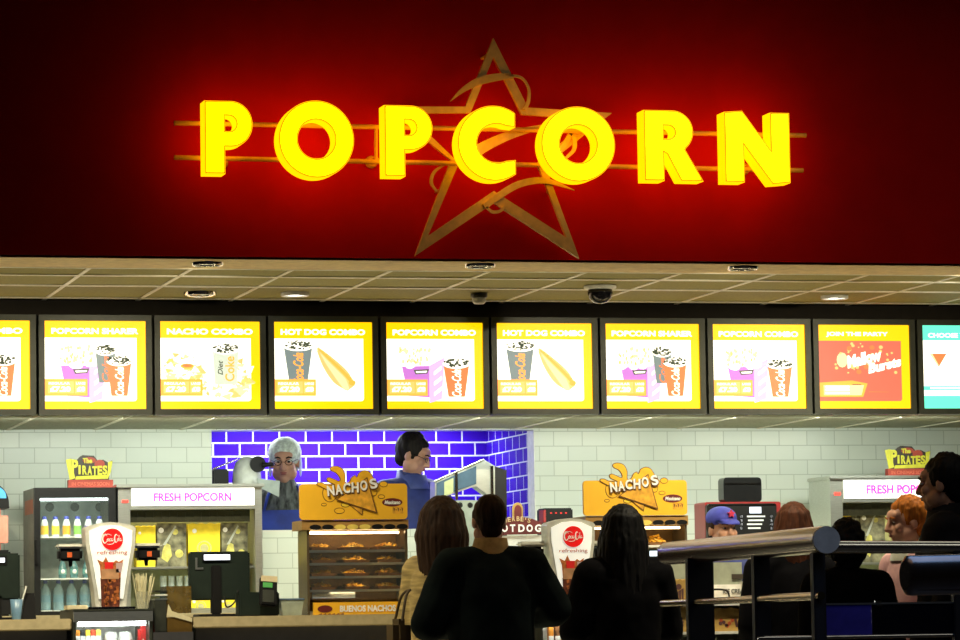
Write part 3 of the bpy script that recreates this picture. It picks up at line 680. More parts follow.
def snack_case(x0, x1, ytop, y, label, gname, depth=.5, sweets=True):
    X0, X1, Z0, Z1 = rect(x0, ytop, x1, 640, y); Zf = Z1-.30
    t = thing('snack_display_case', label, 'display case', ((X0+X1)/2, y+depth/2, 0))
    B(X0, X1, y, y+depth, Z1-.012, Z1, .003).build('top_panel', GREYM, t)
    B(X0, X1, y, y+.02, Z1-.062, Z1-.012).build('fascia_strip', STEEL, t)
    B(X0, X0+.015, y+.02, y+depth, 0, Z1-.012).build('side_panel', GREYM, t)
    B(X1-.015, X1, y+.02, y+depth, 0, Z1-.012).build('side_panel', GREYM, t)
    B(X0+.015, X1-.015, y+depth-.02, y+depth, 0, Z1-.012).build('back_panel', WHITEP, t)
    B(X0+.015, X1-.015, y+.02, y+depth-.02, Zf-.02, Zf).build('shelf', WHITEP, t)
    B(X0+.015, X1-.015, y+.0, y+.02, 0, Zf).build('kick_panel', CBODY, t)
    MB().tube([(X0+.03, y+.05, Z1-.072), (X1-.03, y+.05, Z1-.072)], .011, 12).build('fluorescent_tube', glow('case tube '+gname, (.93, 1, .97), 22), t)
    B(X0+.015, X1-.015, y+.004, y+.008, Zf, Z1-.062).build('front_glass', GLASS, t)
    return X0, X1, Zf, Z1
SCs = snack_case(73.5, 153, 609, YC0-.02, 'lit snack display case standing under the left drink tower', 'a')

pk = [('orange', (.8, .3, .03)), ('black', (.03, .03, .03)), ('yellow', (.85, .6, .05)), ('red', (.7, .08, .03)), ('gold', (.8, .55, .1))]
for k, (n, c) in enumerate(pk):
    q = at(77.5+k*5.2, 640, YC0+.1)
    t = thing('snack_packet', f'{n} snack packet standing upright at the left of the lit display case', 'snack packet', (q.x, YC0+.1, SCs[2]), 'snack packets in the left display case')
    B(q.x-.0115, q.x+.0115, YC0+.09, YC0+.12, SCs[2], SCs[3]-.10, .003).build('packet', mat('packet '+n, c, rough=.3), t)
    B(q.x-.0118, q.x+.0118, YC0+.0885, YC0+.09, SCs[3]-.16, SCs[3]-.13).build('packet_label', WHITEC, t)
for k, px in enumerate((111, 126)):
    q = at(px, 640, YC0+.12)
    o = MB().lathe([(.024, 0), (.036, .16), (.03, .185), (.001, .19)], (q.x, YC0+.14, SCs[2]), 18).build('snack_tub', WHITEP, org=(q.x, YC0+.14, SCs[2]))
    tag(o, f'white rounded snack tub {["left", "right"][k]} of the pair in the middle of the lit case', 'tub', 'white tubs in the display case')
q = at(145, 640, YC0+.12); mb = MB(); t = thing('sweet_bag', 'red and white dotted sweet bag at the right end of the lit case', 'sweet bag', (q.x, YC0+.13, SCs[2]))
B(q.x-.035, q.x+.035, YC0+.11, YC0+.16, SCs[2], SCs[3]-.085, .015).build('bag_body', REDP, t)
for _ in range(30): mb.flat([circ(q.x+random.uniform(-.03, .03), SCs[2]+random.uniform(.02, .19), .004, 8)], YC0+.109, .001)
mb.build('dot_print', WHITEC, t)
tower(85, 522, YC0+.06, 'silver drink tower with red disc standing on the left lit snack case', SCs[3])
# straws
q = at(143, 607, YC0+.1); t = thing('straw_holder', 'clear round holder full of cream straws beside the left drink tower', 'straw holder', (q.x, YC0+.12, SCs[3]))
MB().lathe([(.034, 0), (.036, .085)], (q.x, YC0+.12, SCs[3]), 20).build('holder_cup', mat('clear holder', (.6, .62, .5), rough=.1, alpha=.35), t)
STR = mat('cream straw', (.75, .7, .45), rough=.4)
proto = None
for k in range(34):
    a, r = random.random()*6.28, math.sqrt(random.random())
    dx, dy = math.cos(a)*r, math.sin(a)*r
    loc = (q.x+dx*.027, YC0+.12+dy*.027, SCs[3]+.001)
    o = MB().tube([loc, (loc[0]+dx*.038, loc[1]+dy*.038, loc[2]+.165+random.uniform(-.012, .012))], .003, 6).build('straw', STR, org=loc)
    tag(o, 'cream drinking straw in the clear holder beside the left drink tower', 'straw', 'cream straws in the holder')
# folded tray stack at the left of the tower
q = at(76, 606, YC0+.12); t = tag(B(q.x-.05, q.x+.05, YC0+.06, YC0+.2, SCs[3], SCs[3]+.022, .003).build('napkin_stack', mat('cream paper', (.7, .62, .4)), org=(q.x, YC0+.12, SCs[3])), 'low stack of cream napkins on the snack case left of the drink tower', 'napkins')
# lid and cup station
X0, X1, Z0, Z1 = rect(155, 572, 192, 640, YC0)
t = thing('lid_station', 'dark lid dispenser with a brown clear bin between straws and till', 'dispenser', ((X0+X1)/2, YC0+.12, 0))
B(X0-.01, X1+.005, YC0, YC0+.25, 0, at(170, 632, YC0).z).build('pedestal', CBODY, t)
zt = at(170, 632, YC0).z; W = X1-X0
B(X0, X0+W*.32, YC0+.01, YC0+.22, zt, at(160, 600, YC0).z, .004).build('lid_box', GREYM, t)
BRC = mat('brown tinted plastic', (.13, .085, .02), rough=.2, alpha=.85, var=.4, scale=12)
zb_ = at(180, 586, YC0).z
B(X0+W*.33, X1, YC0+.02, YC0+.22, at(180, 613, YC0).z, zb_).build('bin', BRC, t)
MB().flat([[(X0+W*.33, at(168, 612, YC0).z), (X0+W*.36, at(168, 604, YC0).z), (X0+W*.45, at(168, 611, YC0).z), (X1, at(190, 618, YC0).z), (X1, at(190, 622, YC0).z), (X0+W*.33, at(168, 615, YC0).z)]], YC0-.002, .01).build('bin_lip', mat('cream plastic', (.6, .55, .35)), t)
B(X0+W*.33, X1, YC0+.004, YC0+.2, zt, at(180, 617, YC0).z).build('lower_bin', mat('dark tinted plastic', (.1, .06, .015), rough=.2), t)
for k in range(3): B(X0+.003, X0+W*.36, YC0+.015, YC0+.2, at(160, 600, YC0).z+k*.02, at(160, 600, YC0).z+k*.02+.008, .002).build('lid_tray', [STEEL, WHITEP, GREYM][k], t)

# ================================================================== TILL, CARD READER, TUB
yt = YC0+.28
X0, X1, Z0, Z1 = rect(189.5, 551.5, 250, 600, yt)
t = thing('till_terminal', 'back of a dark till screen with a lit customer display, on the counter', 'till', ((X0+X1)/2, yt+.08, ZC))
scr = mat('till casing', (.014, .022, .017), rough=.4, spec=.3)
sb = B(X0, X1, yt, yt+.05, Z0, Z1, .008).build('screen_back', scr, t)
mb = MB().flat([rrect(X0+.065, Z1-.045, X0+.205, Z1-.006, .004)], yt-.012, .012)
ds = mb.build('customer_display', BLACK, sb)
d0, d1, dz0, dz1 = rect(204, 554.5, 230, 560, yt-.014)
B(d0, d1, yt-.0145, yt-.012, dz0, dz1).build('display_glow', glow('display glow', (.8, .85, .95), 2), ds)
B(X0+.03, X0+.04, yt-.006, yt, Z1-.08, Z1-.03).box(X0+.03, X0+.07, yt-.006, yt, Z1-.09, Z1-.08).build('bracket_print', STEEL, sb)
s0, s1, _, _ = rect(211, 570, 221.5, 612, yt)
B(s0, s1, yt-.01, yt+.03, ZC+.012, Z1-.07, .006).build('stand', BLACK, t)
B(s0-.07, s1+.09, yt-.06, yt+.14, ZC, ZC+.014, .004).build('stand_base', BLACK, t)
A = at(232, 600, yt); MB().tube(spline([(at(224, 596, yt).x, yt-.005, at(224, 596, yt).z), (at(226, 606, yt).x, yt-.02, at(226, 607, yt).z), (at(234, 602, yt).x, yt-.02, at(234, 602, yt).z), (at(238, 590, yt).x, yt-.005, at(238, 590, yt).z)], 8), .004, 8).build('cable', BLACK, t)
yt = YC0+.1
X0, X1, Z0, Z1 = rect(239, 592, 279.5, 616, yt)
t = thing('card_reader', 'card payment reader with green screen on a dark box, right of the till', 'card reader', ((X0+X1)/2, yt+.06, ZC))
B(X0, X1, yt, yt+.1, ZC, Z1, .006).build('base_box', scr, t)
hx0, hx1, hz0, hz1 = rect(260, 576.5, 277, 607, yt-.03)
hd = MB().obox(((hx0+hx1)/2, yt-.02, (hz0+hz1)/2), hx1-hx0, .04, hz1-hz0, Matrix.Rotation(-.25, 4, 'X') @ Matrix.Rotation(.08, 4, 'Y'), .008).build('reader_body', BLACK, t)
def on_reader(name, u0, u1, v0, v1, m):
    w, h = hx1-hx0, hz1-hz0
    MB().obox(Vector(((hx0+hx1)/2, yt-.02, (hz0+hz1)/2))+Matrix.Rotation(-.25, 3, 'X') @ Matrix.Rotation(.08, 3, 'Y') @ Vector(((u0+u1)/2*w, -.022, (v0+v1)/2*h)), (u1-u0)*w, .006, (v1-v0)*h, Matrix.Rotation(-.25, 4, 'X') @ Matrix.Rotation(.08, 4, 'Y'), .001).build(name, m, hd)
on_reader('top_cover', -.48, .48, .3, .5, mat('reader beige', (.6, .5, .3))); on_reader('screen', -.36, .2, .1, .27, mat('green screen', (.05, .25, .05), emit=.4)); on_reader('keypad', -.36, .3, -.4, .02, GREYM)
X0, X1, Z0, Z1 = rect(281, 598, 304, 616, yt)
t = thing('plastic_tub', 'small clear plastic tub with blue lid beside the nacho cabinet', 'tub', ((X0+X1)/2, yt+.05, ZC))
MB().rings([[(X0+.012, yt+.01, ZC), (X1-.012, yt+.01, ZC), (X1-.012, yt+.1, ZC), (X0+.012, yt+.1, ZC)], [(X0, yt, Z1-.012), (X1, yt, Z1-.012), (X1, yt+.11, Z1-.012), (X0, yt+.11, Z1-.012)]], smooth=False).build('tub_body', mat('milky plastic', (.45, .52, .42), rough=.3, alpha=.8), t)
B(X0-.004, X1+.004, yt-.004, yt+.114, Z1-.012, Z1-.002, .003).build('tub_lid', mat('blue lid', (.1, .16, .25)), t)

# ================================================================== NACHO CABINETS
NOUT = mat('brown outline print', (.14, .06, .01)); CHIP = mat('tortilla print', (.72, .36, .03), var=.3, scale=30); DRIP = mat('cheese drip print', (.85, .45, .02)); YDROP = mat('yellow drop print', (.9, .62, .04))
CHIPS = mat('tortilla chips', (.78, .42, .03), rough=.5, var=.4, scale=18); CHEESE = mat('pale chips', (.7, .5, .1), rough=.5, var=.3)
NLAMP = glow('nacho shelf lamp', (1, .68, .28), 30)
NSIDE = mat('smoky side panel', (.10, .075, .04), rough=.3)
def nacho(px, py, y, label, full=True, tray_lab=''):
    k = 1/sc(y)*.965
    o = at(px, py, y)                                   # top left of the board
    X = lambda p: o.x+(p-32)/7.528*k
    Z = lambda p: o.z-(p-225)/7.528*k
    x0, x1 = X(95), X(884)
    t = thing('nacho_cabinet', label, 'nacho warmer', ((x0+x1)/2, y+.22, ZC))
    P = lambda l: [(X(a), Z(b)) for a, b in l]
    YB_ = y+.0
    brd = MB().flat([rrect(X(34), Z(492), X(876), Z(218), .02)], YB_, .02).build('sign_board', ORNG, t)
    blob = [(165, 225), (172, 205), (205, 205), (245, 222), (300, 225), (255, 205), (243, 180), (262, 165), (300, 178), (340, 195), (345, 175), (320, 140), (280, 120), (272, 95), (300, 80), (340, 84), (372, 104), (392, 150), (392, 205), (420, 200), (440, 165), (470, 150), (480, 165), (500, 130), (540, 114), (580, 125), (606, 160), (620, 190), (640, 240), (400, 280), (230, 260)]
    sp_ = [(p.x, p.y) for p in spline([(a, b) for a, b in blob], 4)]
    sh_ = MB().m(0).flat([P(sp_)], YB_-.004, .008).m(1).flat([P(sp_)], YB_-.006, .004, offset=-.0035)
    sh_.build('splash_cutout', [NOUT, DRIP], brd)
    mb = MB()
    def ov(cx, cy, rx, ry, m):
        mb.m(0).flat([P(circ(cx, cy, rx, 20, ry))], YB_-.001, .001); mb.m(m).flat([P(circ(cx, cy, rx-5, 20, ry-5))], YB_-.002, .001)
    ov(268, 290, 58, 68, 2); ov(610, 285, 30, 30, 2); ov(342, 424, 42, 24, 2); ov(390, 378, 36, 20, 3); ov(222, 376, 22, 13, 2); ov(690, 222, 34, 24, 2); ov(672, 318, 28, 17, 2)
    mb.m(0).flat([P([(415, 375), (518, 462), (532, 402)])], YB_-.0035, .001); mb.m(1).flat([P([(428, 382), (514, 450), (524, 405)])], YB_-.0045, .001)
    mb.m(0).flat([P([(312, 342), (560, 168), (636, 446)])], YB_-.0085, .002); mb.m(1).flat([P([(328, 338), (556, 180), (624, 434)])], YB_-.0095, .001)
    mb.m(4).flat([P(circ(757, 362, 80, 28, 32))], YB_-.001, .001)
    mb.m(1).flat([P(rrect(758, 396, 845, 448, 8))], YB_-.001, .001); mb.m(0)
    for i in range(5): mb.flat([P([(765+i*16, 402+(i % 2)*14), (778+i*16, 410+(i % 2)*8), (770+i*16, 436-(i % 2)*10)])], YB_-.002, .001)
    mb.m(5).text('Mexicano', X(757), Z(362), YB_-.003, 125/7.528*k, 30/7.528*k, .002, shear=.3, bold=.03)
    mb.build('printed_drawing', [NOUT, CHIP, ORNG, YDROP, MAROON, WHITEC], brd)
    mb = MB(); ln = [('N', 272, 270, .1), ('A', 335, 262, .1), ('C', 397, 250, .0), ('H', 463, 246, .0), ('O', 530, 232, .1), ('S', 607, 218, .25)]
    for c, cx, cy, r in ln:
        mb.m(0).text(c, X(cx+5), Z(cy+7), YB_-.011, 62/7.528*k, 86/7.528*k, .002, r, bold=.07)
        mb.m(1).text(c, X(cx), Z(cy), YB_-.014, 56/7.528*k, 78/7.528*k, .003, r, bold=.035)
    mb.build('lettering', [NOUT, WHITEC], brd)
    # dip well deck under the board
    zd0, zd1 = Z(568), Z(494)
    dk = B(X(50), X(886), y+.01, y+.26, zd0, zd1).build('dip_deck', mat('amber deck', (.35, .2, .06), rough=.3), t)
    mb = MB()
    for i in range(8):
        mb.m(1 if i in (2, 3, 4) else 0).flat([P(circ(155+i*97, 548, 44, 18, 20))], y+.004, .006)
    mb.build('dip_lid', [BLACK, mat('pale cheese dip', (.8, .62, .12))], dk)
    # cabinet
    zc0 = ZC
    B(x0, x0+.012, y+.03, y+.26, zc0, zd0).build('side_panel', NSIDE, t); B(x1-.012, x1, y+.03, y+.26, zc0, zd0).build('side_panel', NSIDE, t)
    B(x0+.012, x1-.012, y+.245, y+.26, zc0, zd0).build('back_panel', mat('amber back', (.22, .12, .03)), t)
    B(x0, x1, y+.03, y+.245, zc0, zc0+.02).build('floor_panel', STEEL, t)
    if full:
        ys_ = [550.2, 563, 576.3, 589.8]
        for i, py_ in enumerate(ys_):
            z = at(360, py_, y).z
            s_ = B(x0+.012, x1-.012, y+.04, y+.245, z-.006, z).build('shelf', mat('dark shelf', (.07, .05, .02), rough=.3), t)
            B(x0+.012, x1-.012, y+.034, y+.04, z-.009, z+.003).build('shelf_lip', STEEL, s_)
            MB().tube([(x0+.12, y+.0445, z-.0055), (x1-.12, y+.0445, z-.0055)], .0025, 8).build('shelf_lamp', NLAMP, s_)
        zl = at(360, 535, y).z
        MB().tube([(x0+.03, y+.10, zd0-.013), (x1-.03, y+.10, zd0-.013)], .006, 10).build('heat_lamp', glow('nacho lamp', (1, .72, .35), 16), t)
        B(x0+.012, x1-.012, y+.032, y+.035, at(360, 599, y).z, zd0).build('front_glass', GLASS, t)
        b0, b1, bz0, bz1 = rect(314, 602, 401.5, 615, y)
        pn = B(b0, b1, y+.012, y+.03, bz0, bz1).build('front_panel', ORNG, t)
        mb = MB().m(0).text('BUENOS NACHOS', b0+(b1-b0)*.62, (bz0+bz1)/2, y+.0095, (b1-b0)*.64, (bz1-bz0)*.5, .0025, bold=.04)
        mb.m(1).flat([circ(b0+(b1-b0)*.13, (bz0+bz1)/2, (b1-b0)*.085, 20, (bz1-bz0)*.28)], y+.0095, .0025)
        for i in range(6): mb.m(2).flat([[(b0+(b1-b0)*(.05+i*.05), bz0+.004), (b0+(b1-b0)*(.09+i*.05), bz0+.012), (b0+(b1-b0)*(.10+i*.05), bz0+.002)]], y+.011, .001)
        mb.build('lettering', [WHITEC, MAROON, BROWN], pn)
        B(x0+.03, x0+.25, y+.05, y+.06, at(340, 598, y).z, at(340, 592, y).z).build('drawer_strip', mat('pale blue strip', (.35, .42, .55), rough=.2), t)
        sn = ['top', 'second', 'third', 'lowest']
        for i, py_ in enumerate(ys_):
            z = at(360, py_, y).z
            for j, fx_ in enumerate((.17, .5, .83)):
                cx = x0+(x1-x0)*fx_
                tr = thing('nacho_tray', f'{["left", "middle", "right"][j]} tray of tortilla chips on the {sn[i]} shelf of the nacho cabinet', 'nacho tray', (cx, y+.16, z), 'nacho trays in the warm cabinet')
                MB().rings([[(cx-.055, y+.06, z), (cx+.055, y+.06, z), (cx+.055, y+.22, z), (cx-.055, y+.22, z)], [(cx-.066, y+.05, z+.018), (cx+.066, y+.05, z+.018), (cx+.066, y+.235, z+.018), (cx-.066, y+.235, z+.018)]], smooth=False).build('tray', BROWN, tr)
                mb = MB()
                for q_ in range(60):
                    a = random.random()*6.28; r = math.sqrt(random.random()); hh = (1-r)*.022
                    M_ = Matrix.Rotation(random.random()*6, 3, 'Z') @ Matrix.Rotation(random.uniform(-1.1, 1.1), 3, 'X') @ Matrix.Rotation(random.uniform(-.6, .6), 3, 'Y')
                    c_ = Vector((cx+.052*r*math.cos(a), y+.14+.075*r*math.sin(a), z+.015+hh*random.random()+.004))
                    tri = [Vector((.017*math.cos(x_), .017*math.sin(x_), 0)) for x_ in (0, 2.1, 4.2)]
                    mb.m(0 if random.random() < .65 else 1)
                    up_ = M_ @ Vector((0, 0, .0011))
                    mb.rings([[c_+M_ @ v-up_ for v in tri], [c_+M_ @ v+up_ for v in tri]], smooth=False)
                tag_o = mb.build('tortilla_chips', [CHIPS, CHEESE], tr)
    else:
        z = at(640, 545, y).z
        B(x0+.012, x1-.012, y+.02, y+.245, z-.012, z).build('shelf', WHITEP, t)
        cx = at(662, 545, y).x
        tr = thing('nacho_tray', 'heap of tortilla chips on the ledge right of the dark haired woman', 'nacho tray', (cx, y+.1, z))
        MB().rings([[(cx-.05, y+.04, z), (cx+.05, y+.04, z), (cx+.05, y+.2, z), (cx-.05, y+.2, z)], [(cx-.06, y+.03, z+.015), (cx+.06, y+.03, z+.015), (cx+.06, y+.21, z+.015), (cx-.06, y+.21, z+.015)]], smooth=False).build('tray', BROWN, tr)
        mb = MB()
        for q_ in range(90):
            a = random.random()*6.28; r = math.sqrt(random.random()); hh = (1-r)*.05
            M_ = Matrix.Rotation(random.random()*6, 3, 'Z') @ Matrix.Rotation(random.uniform(-1.1, 1.1), 3, 'X')
            c_ = Vector((cx+.05*r*math.cos(a), y+.12+.075*r*math.sin(a), z+.013+hh*random.random()))
            tri = [Vector((.02*math.cos(x_), .02*math.sin(x_), 0)) for x_ in (0, 2.1, 4.2)]
            up_ = M_ @ Vector((0, 0, .0012)); mb.m(0 if random.random() < .7 else 1)
            mb.rings([[c_+M_ @ v-up_ for v in tri], [c_+M_ @ v+up_ for v in tri]], smooth=False)
        mb.build('tortilla_chips', [CHIPS, CHEESE], tr)
        MB().tube([(x0+.03, y+.06, zd0-.013), (x1-.03, y+.06, zd0-.013)], .006, 10).build('heat_lamp', glow('nacho lamp b', (1, .72, .35), 10), t)
nacho(299.3, 485, YC0+.1, 'orange NACHOS warmer with four shelves of chips, in front of the blue kitchen', True)
nacho(583, 481.5, YC0+.25, 'orange NACHOS warmer behind the dark haired woman, beside the coffee machine', False)
# ================================================================== MORE MACHINES
# coffee machine
y = 3.02
X0, X1, Z0, Z1 = rect(708, 501.5, 784, 560, y); Z0 = ZB
t = thing('coffee_machine', 'red and black coffee machine with lit screen against the tiled wall', 'coffee machine', ((X0+X1)/2, y+.2, Z0))
MB().flat([rrect(X0, Z0, X1, Z1, .012)], y+.05, .2).build('housing', mat('dark red housing', (.22, .012, .012), rough=.35), t)
fx0, fx1, fz0, fz1 = rect(708, 503.5, 777.5, 560, y)
fr = B(fx0, fx1, y, y+.05, Z0, fz1, .008).build('front_panel', BLACK, t)
B(fx0+.004, fx1-.004, y-.003, y+.02, fz1-.013, fz1-.004, .002).build('chrome_trim', CHROME, fr)
a0, a1, b0, b1 = rect(749.5, 507, 761, 513.2, y); B(a0, a1, y-.003, y, b0, b1).build('screen', glow('coffee screen', (.75, .82, .95), 1.6), fr)
mb = MB()
for r_ in range(4):
    for px in (741.5, 771.5):
        q = at(px, 516.5+r_*3.9, y); mb.lathe([(.008, 0), (.008, .003), (.001, .004)], (q.x, y, q.z), 12, 'Y')
mb.build('buttons', glow('lit button', (.95, .97, 1), .8), fr)
mb = MB()
for r_ in range(4):
    a0, a1, b0, b1 = rect(747+(r_ % 2), 515.6+r_*3.9, 765-(r_*1.5), 517.2+r_*3.9, y); mb.box(a0, a1, y-.002, y, b0, b1)
mb.build('button_labels', mat('pale label print', (.6, .62, .6), emit=.3), fr)
h0, h1, hz0, hz1 = rect(722.5, 477.5, 760.5, 502, y+.1)
MB().flat([rrect(h0, Z1, h1, hz1, .022)], y+.08, .1).build('bean_hopper', mat('gloss black', (.01, .01, .01), rough=.12), t)
B(h0+.006, h1-.006, y+.072, y+.09, hz1-.036, hz1-.030).build('hopper_lid_seam', CHROME, t)
# small black box with red edge
y = 3.3; X0, X1, Z0, Z1 = rect(544, 508, 573, 519, y)
t = thing('receipt_printer', 'small black box with a red edge above the second drink tower', 'printer', ((X0+X1)/2, y+.08, ZB))
B(X0, X1, y, y+.16, ZB, Z1, .008).build('case', BLACK, t); B(X0-.004, X0+.012, y-.003, y+.1, Z0-.02, Z1-.01, .003).build('red_edge', mat('dark red edge', (.3, .02, .02)), t)
mb = MB()
for i in range(4): q = at(551+i*5, 513, y); mb.box(q.x-.005, q.x+.005, y-.003, y, q.z-.004, q.z+.004)
mb.build('print_marks', REDP, t)
# hot dog grill hood and sign
y = 3.1
t = thing('hot_dog_grill', 'stainless hot dog grill with sloping hood and black end, in front of the blue kitchen', 'grill', (at(470, 500, y).x, y+.2, ZB))
def W(l, yy): return [(lambda q: (q.x, q.z))(at(a, b, yy)) for a, b in l]
q0 = at(438, 560, y).x; q1 = at(495, 560, y).x
MB().flat([W([(435, 481), (484, 459.5), (495, 466), (495, 500), (476, 486), (435, 500)], y)], y, .12).build('hood', STEEL, t)
MB().flat([W([(436.5, 483), (476, 466), (476, 484), (436.5, 498)], y)], y-.006, .006).build('hood_window', mat('smoky glass', (.10, .16, .22), rough=.12, metal=.5), t)
MB().flat([W([(444, 482), (453, 478), (453, 493), (444, 496)], y)], y-.008, .002).build('price_card', mat('pale card', (.28, .3, .14)), t)
MB().tube([at(434, 481.5, y-.01), at(484, 459, y-.01)], .006, 8).build('hood_rim', CHROME, t)
MB().flat([W([(495, 466), (507, 470), (507.5, 540), (495, 540)], y)], y+.01, .14).build('end_panel', BLACK, t)
B(q0, q1, y+.02, y+.14, ZB, at(465, 500, y).z).build('base_cabinet', mat('dull steel', (.22, .25, .21), rough=.45, metal=.3), t)
for px in (440, 450, 461, 471): q = at(px, 505, y); MB().lathe([(.016, 0), (.016, .02), (.008, .024)], (q.x, y+.02, q.z), 14, 'Y').build('control_knob', BLACK, t)
for px in (456, 491.5): a, b = at(px, 472 if px < 480 else 466, y-.004), at(px, 500, y-.004); B(a.x-.008, a.x+.008, y-.012, y-.002, b.z, a.z).build('glass_clamp', CHROME, t)
y = 2.9
X0, X1, Z0, Z1 = rect(492, 503, 542, 534.5, y)
t = thing('hot_dog_sign', 'maroon HOT DOG stand sign with a bun on top, right of the man in coat', 'sign', ((X0+X1)/2, y+.03, ZB))
B(X0-.02, X1+.06, y+.01, y+.12, ZB, at(520, 535.5, y).z).build('stand_ledge', WHITEP, t)
zl = at(520, 535.5, y).z
MB().flat([W([(491, 535), (491, 523), (505, 519), (519, 516), (533, 519), (542, 523), (542, 534)], y)], y, .02).build('sign_board', MAROON, t)
mb = MB().m(0).flat([W(arc(518, 509, 5.2, 0, -180, 12, 6.5)+[(512.8, 520), (523.2, 520)], y)], y+.003, .016).m(1).flat([W(arc(518, 510, 3.6, 0, -180, 12, 5.0)+[(514.4, 519), (521.6, 519)], y)], y+.0, .003)
mb.build('bun_emblem', [mat('bun tan', (.38, .24, .06)), MAROON], t)
mb = MB()
for c, px, py, r in zip("HERBE'S", (505, 509, 513.5, 518, 522, 525.5, 529), (520.5, 519.5, 518.8, 518.6, 519, 518.8, 520.4), (.2, .15, .07, 0, -.07, -.1, -.2)):
    q = at(px, py, y); mb.text(c, q.x, q.z, y-.003, None if c == "'" else .017, .012 if c == "'" else .027, .003, r, bold=.02)
mb.build('small_lettering', mat('tan lettering', (.55, .4, .2)), t)
mb = MB()
for c, px in zip('HOTDOG', (496, 504.5, 512.5, 521.3, 529.5, 538)):
    q = at(px, 528.2, y); mb.text(c, q.x, q.z, y-.003, .036 if c != 'T' else .03, .042, .003, bold=.035)
mb.build('lettering', WHITEC, t)
# kitchen appliance with dome
y = 4.08
base = oz0-.16
t = thing('kitchen_mixer', 'white and black kitchen machine with a rounded hood beside the worker in a hairnet', 'kitchen machine', (at(240, 490, y).x, y+.12, KFZ))
c = at(240, 500, y)
B(at(214, 480, y).x, at(258, 480, y).x, y, y+.2, KFZ, at(240, 500, y).z).build('cabinet', STEEL, t)
B(at(213, 480, y).x, at(229, 480, y).x, y, y+.2, at(220, 500, y).z, at(220, 469, y).z, .008).build('side_box', BLACK, t)
q = at(250, 482, y); zb_ = at(240, 500, y).z
MB().lathe([(.085, zb_-q.z), (.085, 0), (.082, .05), (.065, .1), (.03, .13), (.001, .135)], (q.x, y+.1, q.z+.02), 24).build('dome_hood', mat('white enamel', (.75, .78, .72), rough=.2), t)
q = at(258.5, 464, y); MB().lathe([(.047, -.03), (.047, .02), (.035, .035), (.001, .04)], (q.x, y+.04, q.z), 22, 'Y').build('round_cover', BLACK, t)
MB().tube([at(263, 465, y), at(274, 464, y-.03)], [.016, .01], 12).build('spout', BLACK, t)
MB().tube([at(213, 469, y-.01), at(238, 459, y-.01)], .005, 8).build('lift_arm', CHROME, t)
MB().flat([W([(257, 478), (280, 481), (279, 497), (259, 487)], y-.04)], y-.04, .008).build('splash_guard', mat('grey sheet metal', (.35, .4, .37), rough=.35, metal=.3), t)

# second tower and case on the counter
SCT2 = ZC
tower(546.5, 518, YC0+.02, 'silver drink tower with red disc between the man in coat and the dark haired woman', ZC)
X0, X1, Z0, Z1 = rect(541, 614, 590, 640, YC0-.12)
t = thing('snack_display_case', 'narrow lit snack display hung low on the counter front between two customers', 'display case', ((X0+X1)/2, YC0-.06, 0))
zf = Z1-.25
B(X0, X1, YC0-.12, YC0-.005, Z1-.01, Z1).build('top_panel', GREYM, t); B(X0, X0+.01, YC0-.12, YC0-.005, 0, Z1-.01).build('side_panel', GREYM, t); B(X1-.01, X1, YC0-.12, YC0-.005, 0, Z1-.01).build('side_panel', GREYM, t)
B(X0+.01, X1-.01, YC0-.12, YC0-.005, zf-.015, zf).build('shelf', WHITEP, t); B(X0+.01, X1-.01, YC0-.02, YC0-.005, 0, Z1-.01).build('back_panel', WHITEP, t)
MB().tube([(X0+.02, YC0-.105, Z1-.022), (X1-.02, YC0-.105, Z1-.022)], .01, 12).build('fluorescent_tube', glow('case tube c', (.93, 1, .97), 22), t)
for k, (n, c, px) in enumerate((('orange', (.8, .3, .03), 551), ('brown', (.25, .1, .03), 557.5), ('yellow', (.85, .6, .05), 564.5))):
    q = at(px, 640, YC0-.07); u = thing('snack_packet', f'{n} snack packet in the narrow lit case between two customers', 'snack packet', (q.x, YC0-.06, zf), 'snack packets in the narrow case')
    B(q.x-.013, q.x+.013, YC0-.075, YC0-.045, zf, Z1-.045, .003).build('packet', mat('packet b '+n, c), u)
    B(q.x-.0135, q.x+.0135, YC0-.077, YC0-.075, zf+.1, zf+.14).build('packet_label', WHITEC, u)
# second till at the right
yt = YC0+.06; X0, X1, Z0, Z1 = rect(646, 549, 668, 575, yt)
t = thing('till_terminal', 'dark till with a bright display strip behind the wide handrail end', 'till', ((X0+X1)/2, yt+.05, ZC))
B(X0, X1, yt, yt+.04, Z0, Z1, .005).build('screen_back', scr, t); a0, a1, b0, b1 = rect(650, 551, 663, 556, yt-.004); B(a0, a1, yt-.004, yt, b0, b1).build('customer_display', glow('display glow b', (.8, .9, 1), 2.5), t)
B((X0+X1)/2-.02, (X0+X1)/2+.02, yt, yt+.04, ZC, Z0+.01).build('stand', BLACK, t)
# slush machine at the picture edge, dark till and cup
y = 3.1; X0, X1, Z0, Z1 = rect(-34, 481, 10.5, 560, y); cx = (X0+X1)/2
t = thing('slush_machine', 'slush drink machine with pink drum and blue topper at the left edge', 'slush machine', (cx, y+.15, ZB))
zt, zd0, zd1 = at(0, 507, y).z, at(0, 550, y).z, at(0, 508, y).z
tp = MB().flat([arc(cx, zt+.02, (X1-X0)/2, 0, 180, 20, (Z1-zt-.02))+[(X0, zt), (X1, zt)]], y+.06, .1).build('topper', BLACK, t)
MB().flat([arc(cx, zt+.06, (X1-X0)/2-.016, 0, 180, 20, (Z1-zt-.075))+[(X0+.016, zt+.05), (X1-.016, zt+.05)]], y+.055, .006).build('topper_panel', glow('blue topper', (.08, .4, .8), .9), tp)
MB().box(X0+.01, X1-.006, y+.02, y+.3, zd0, zd1, .04).build('drum', mat('pink slush', (.75, .28, .2), rough=.2, emit=.1), t)
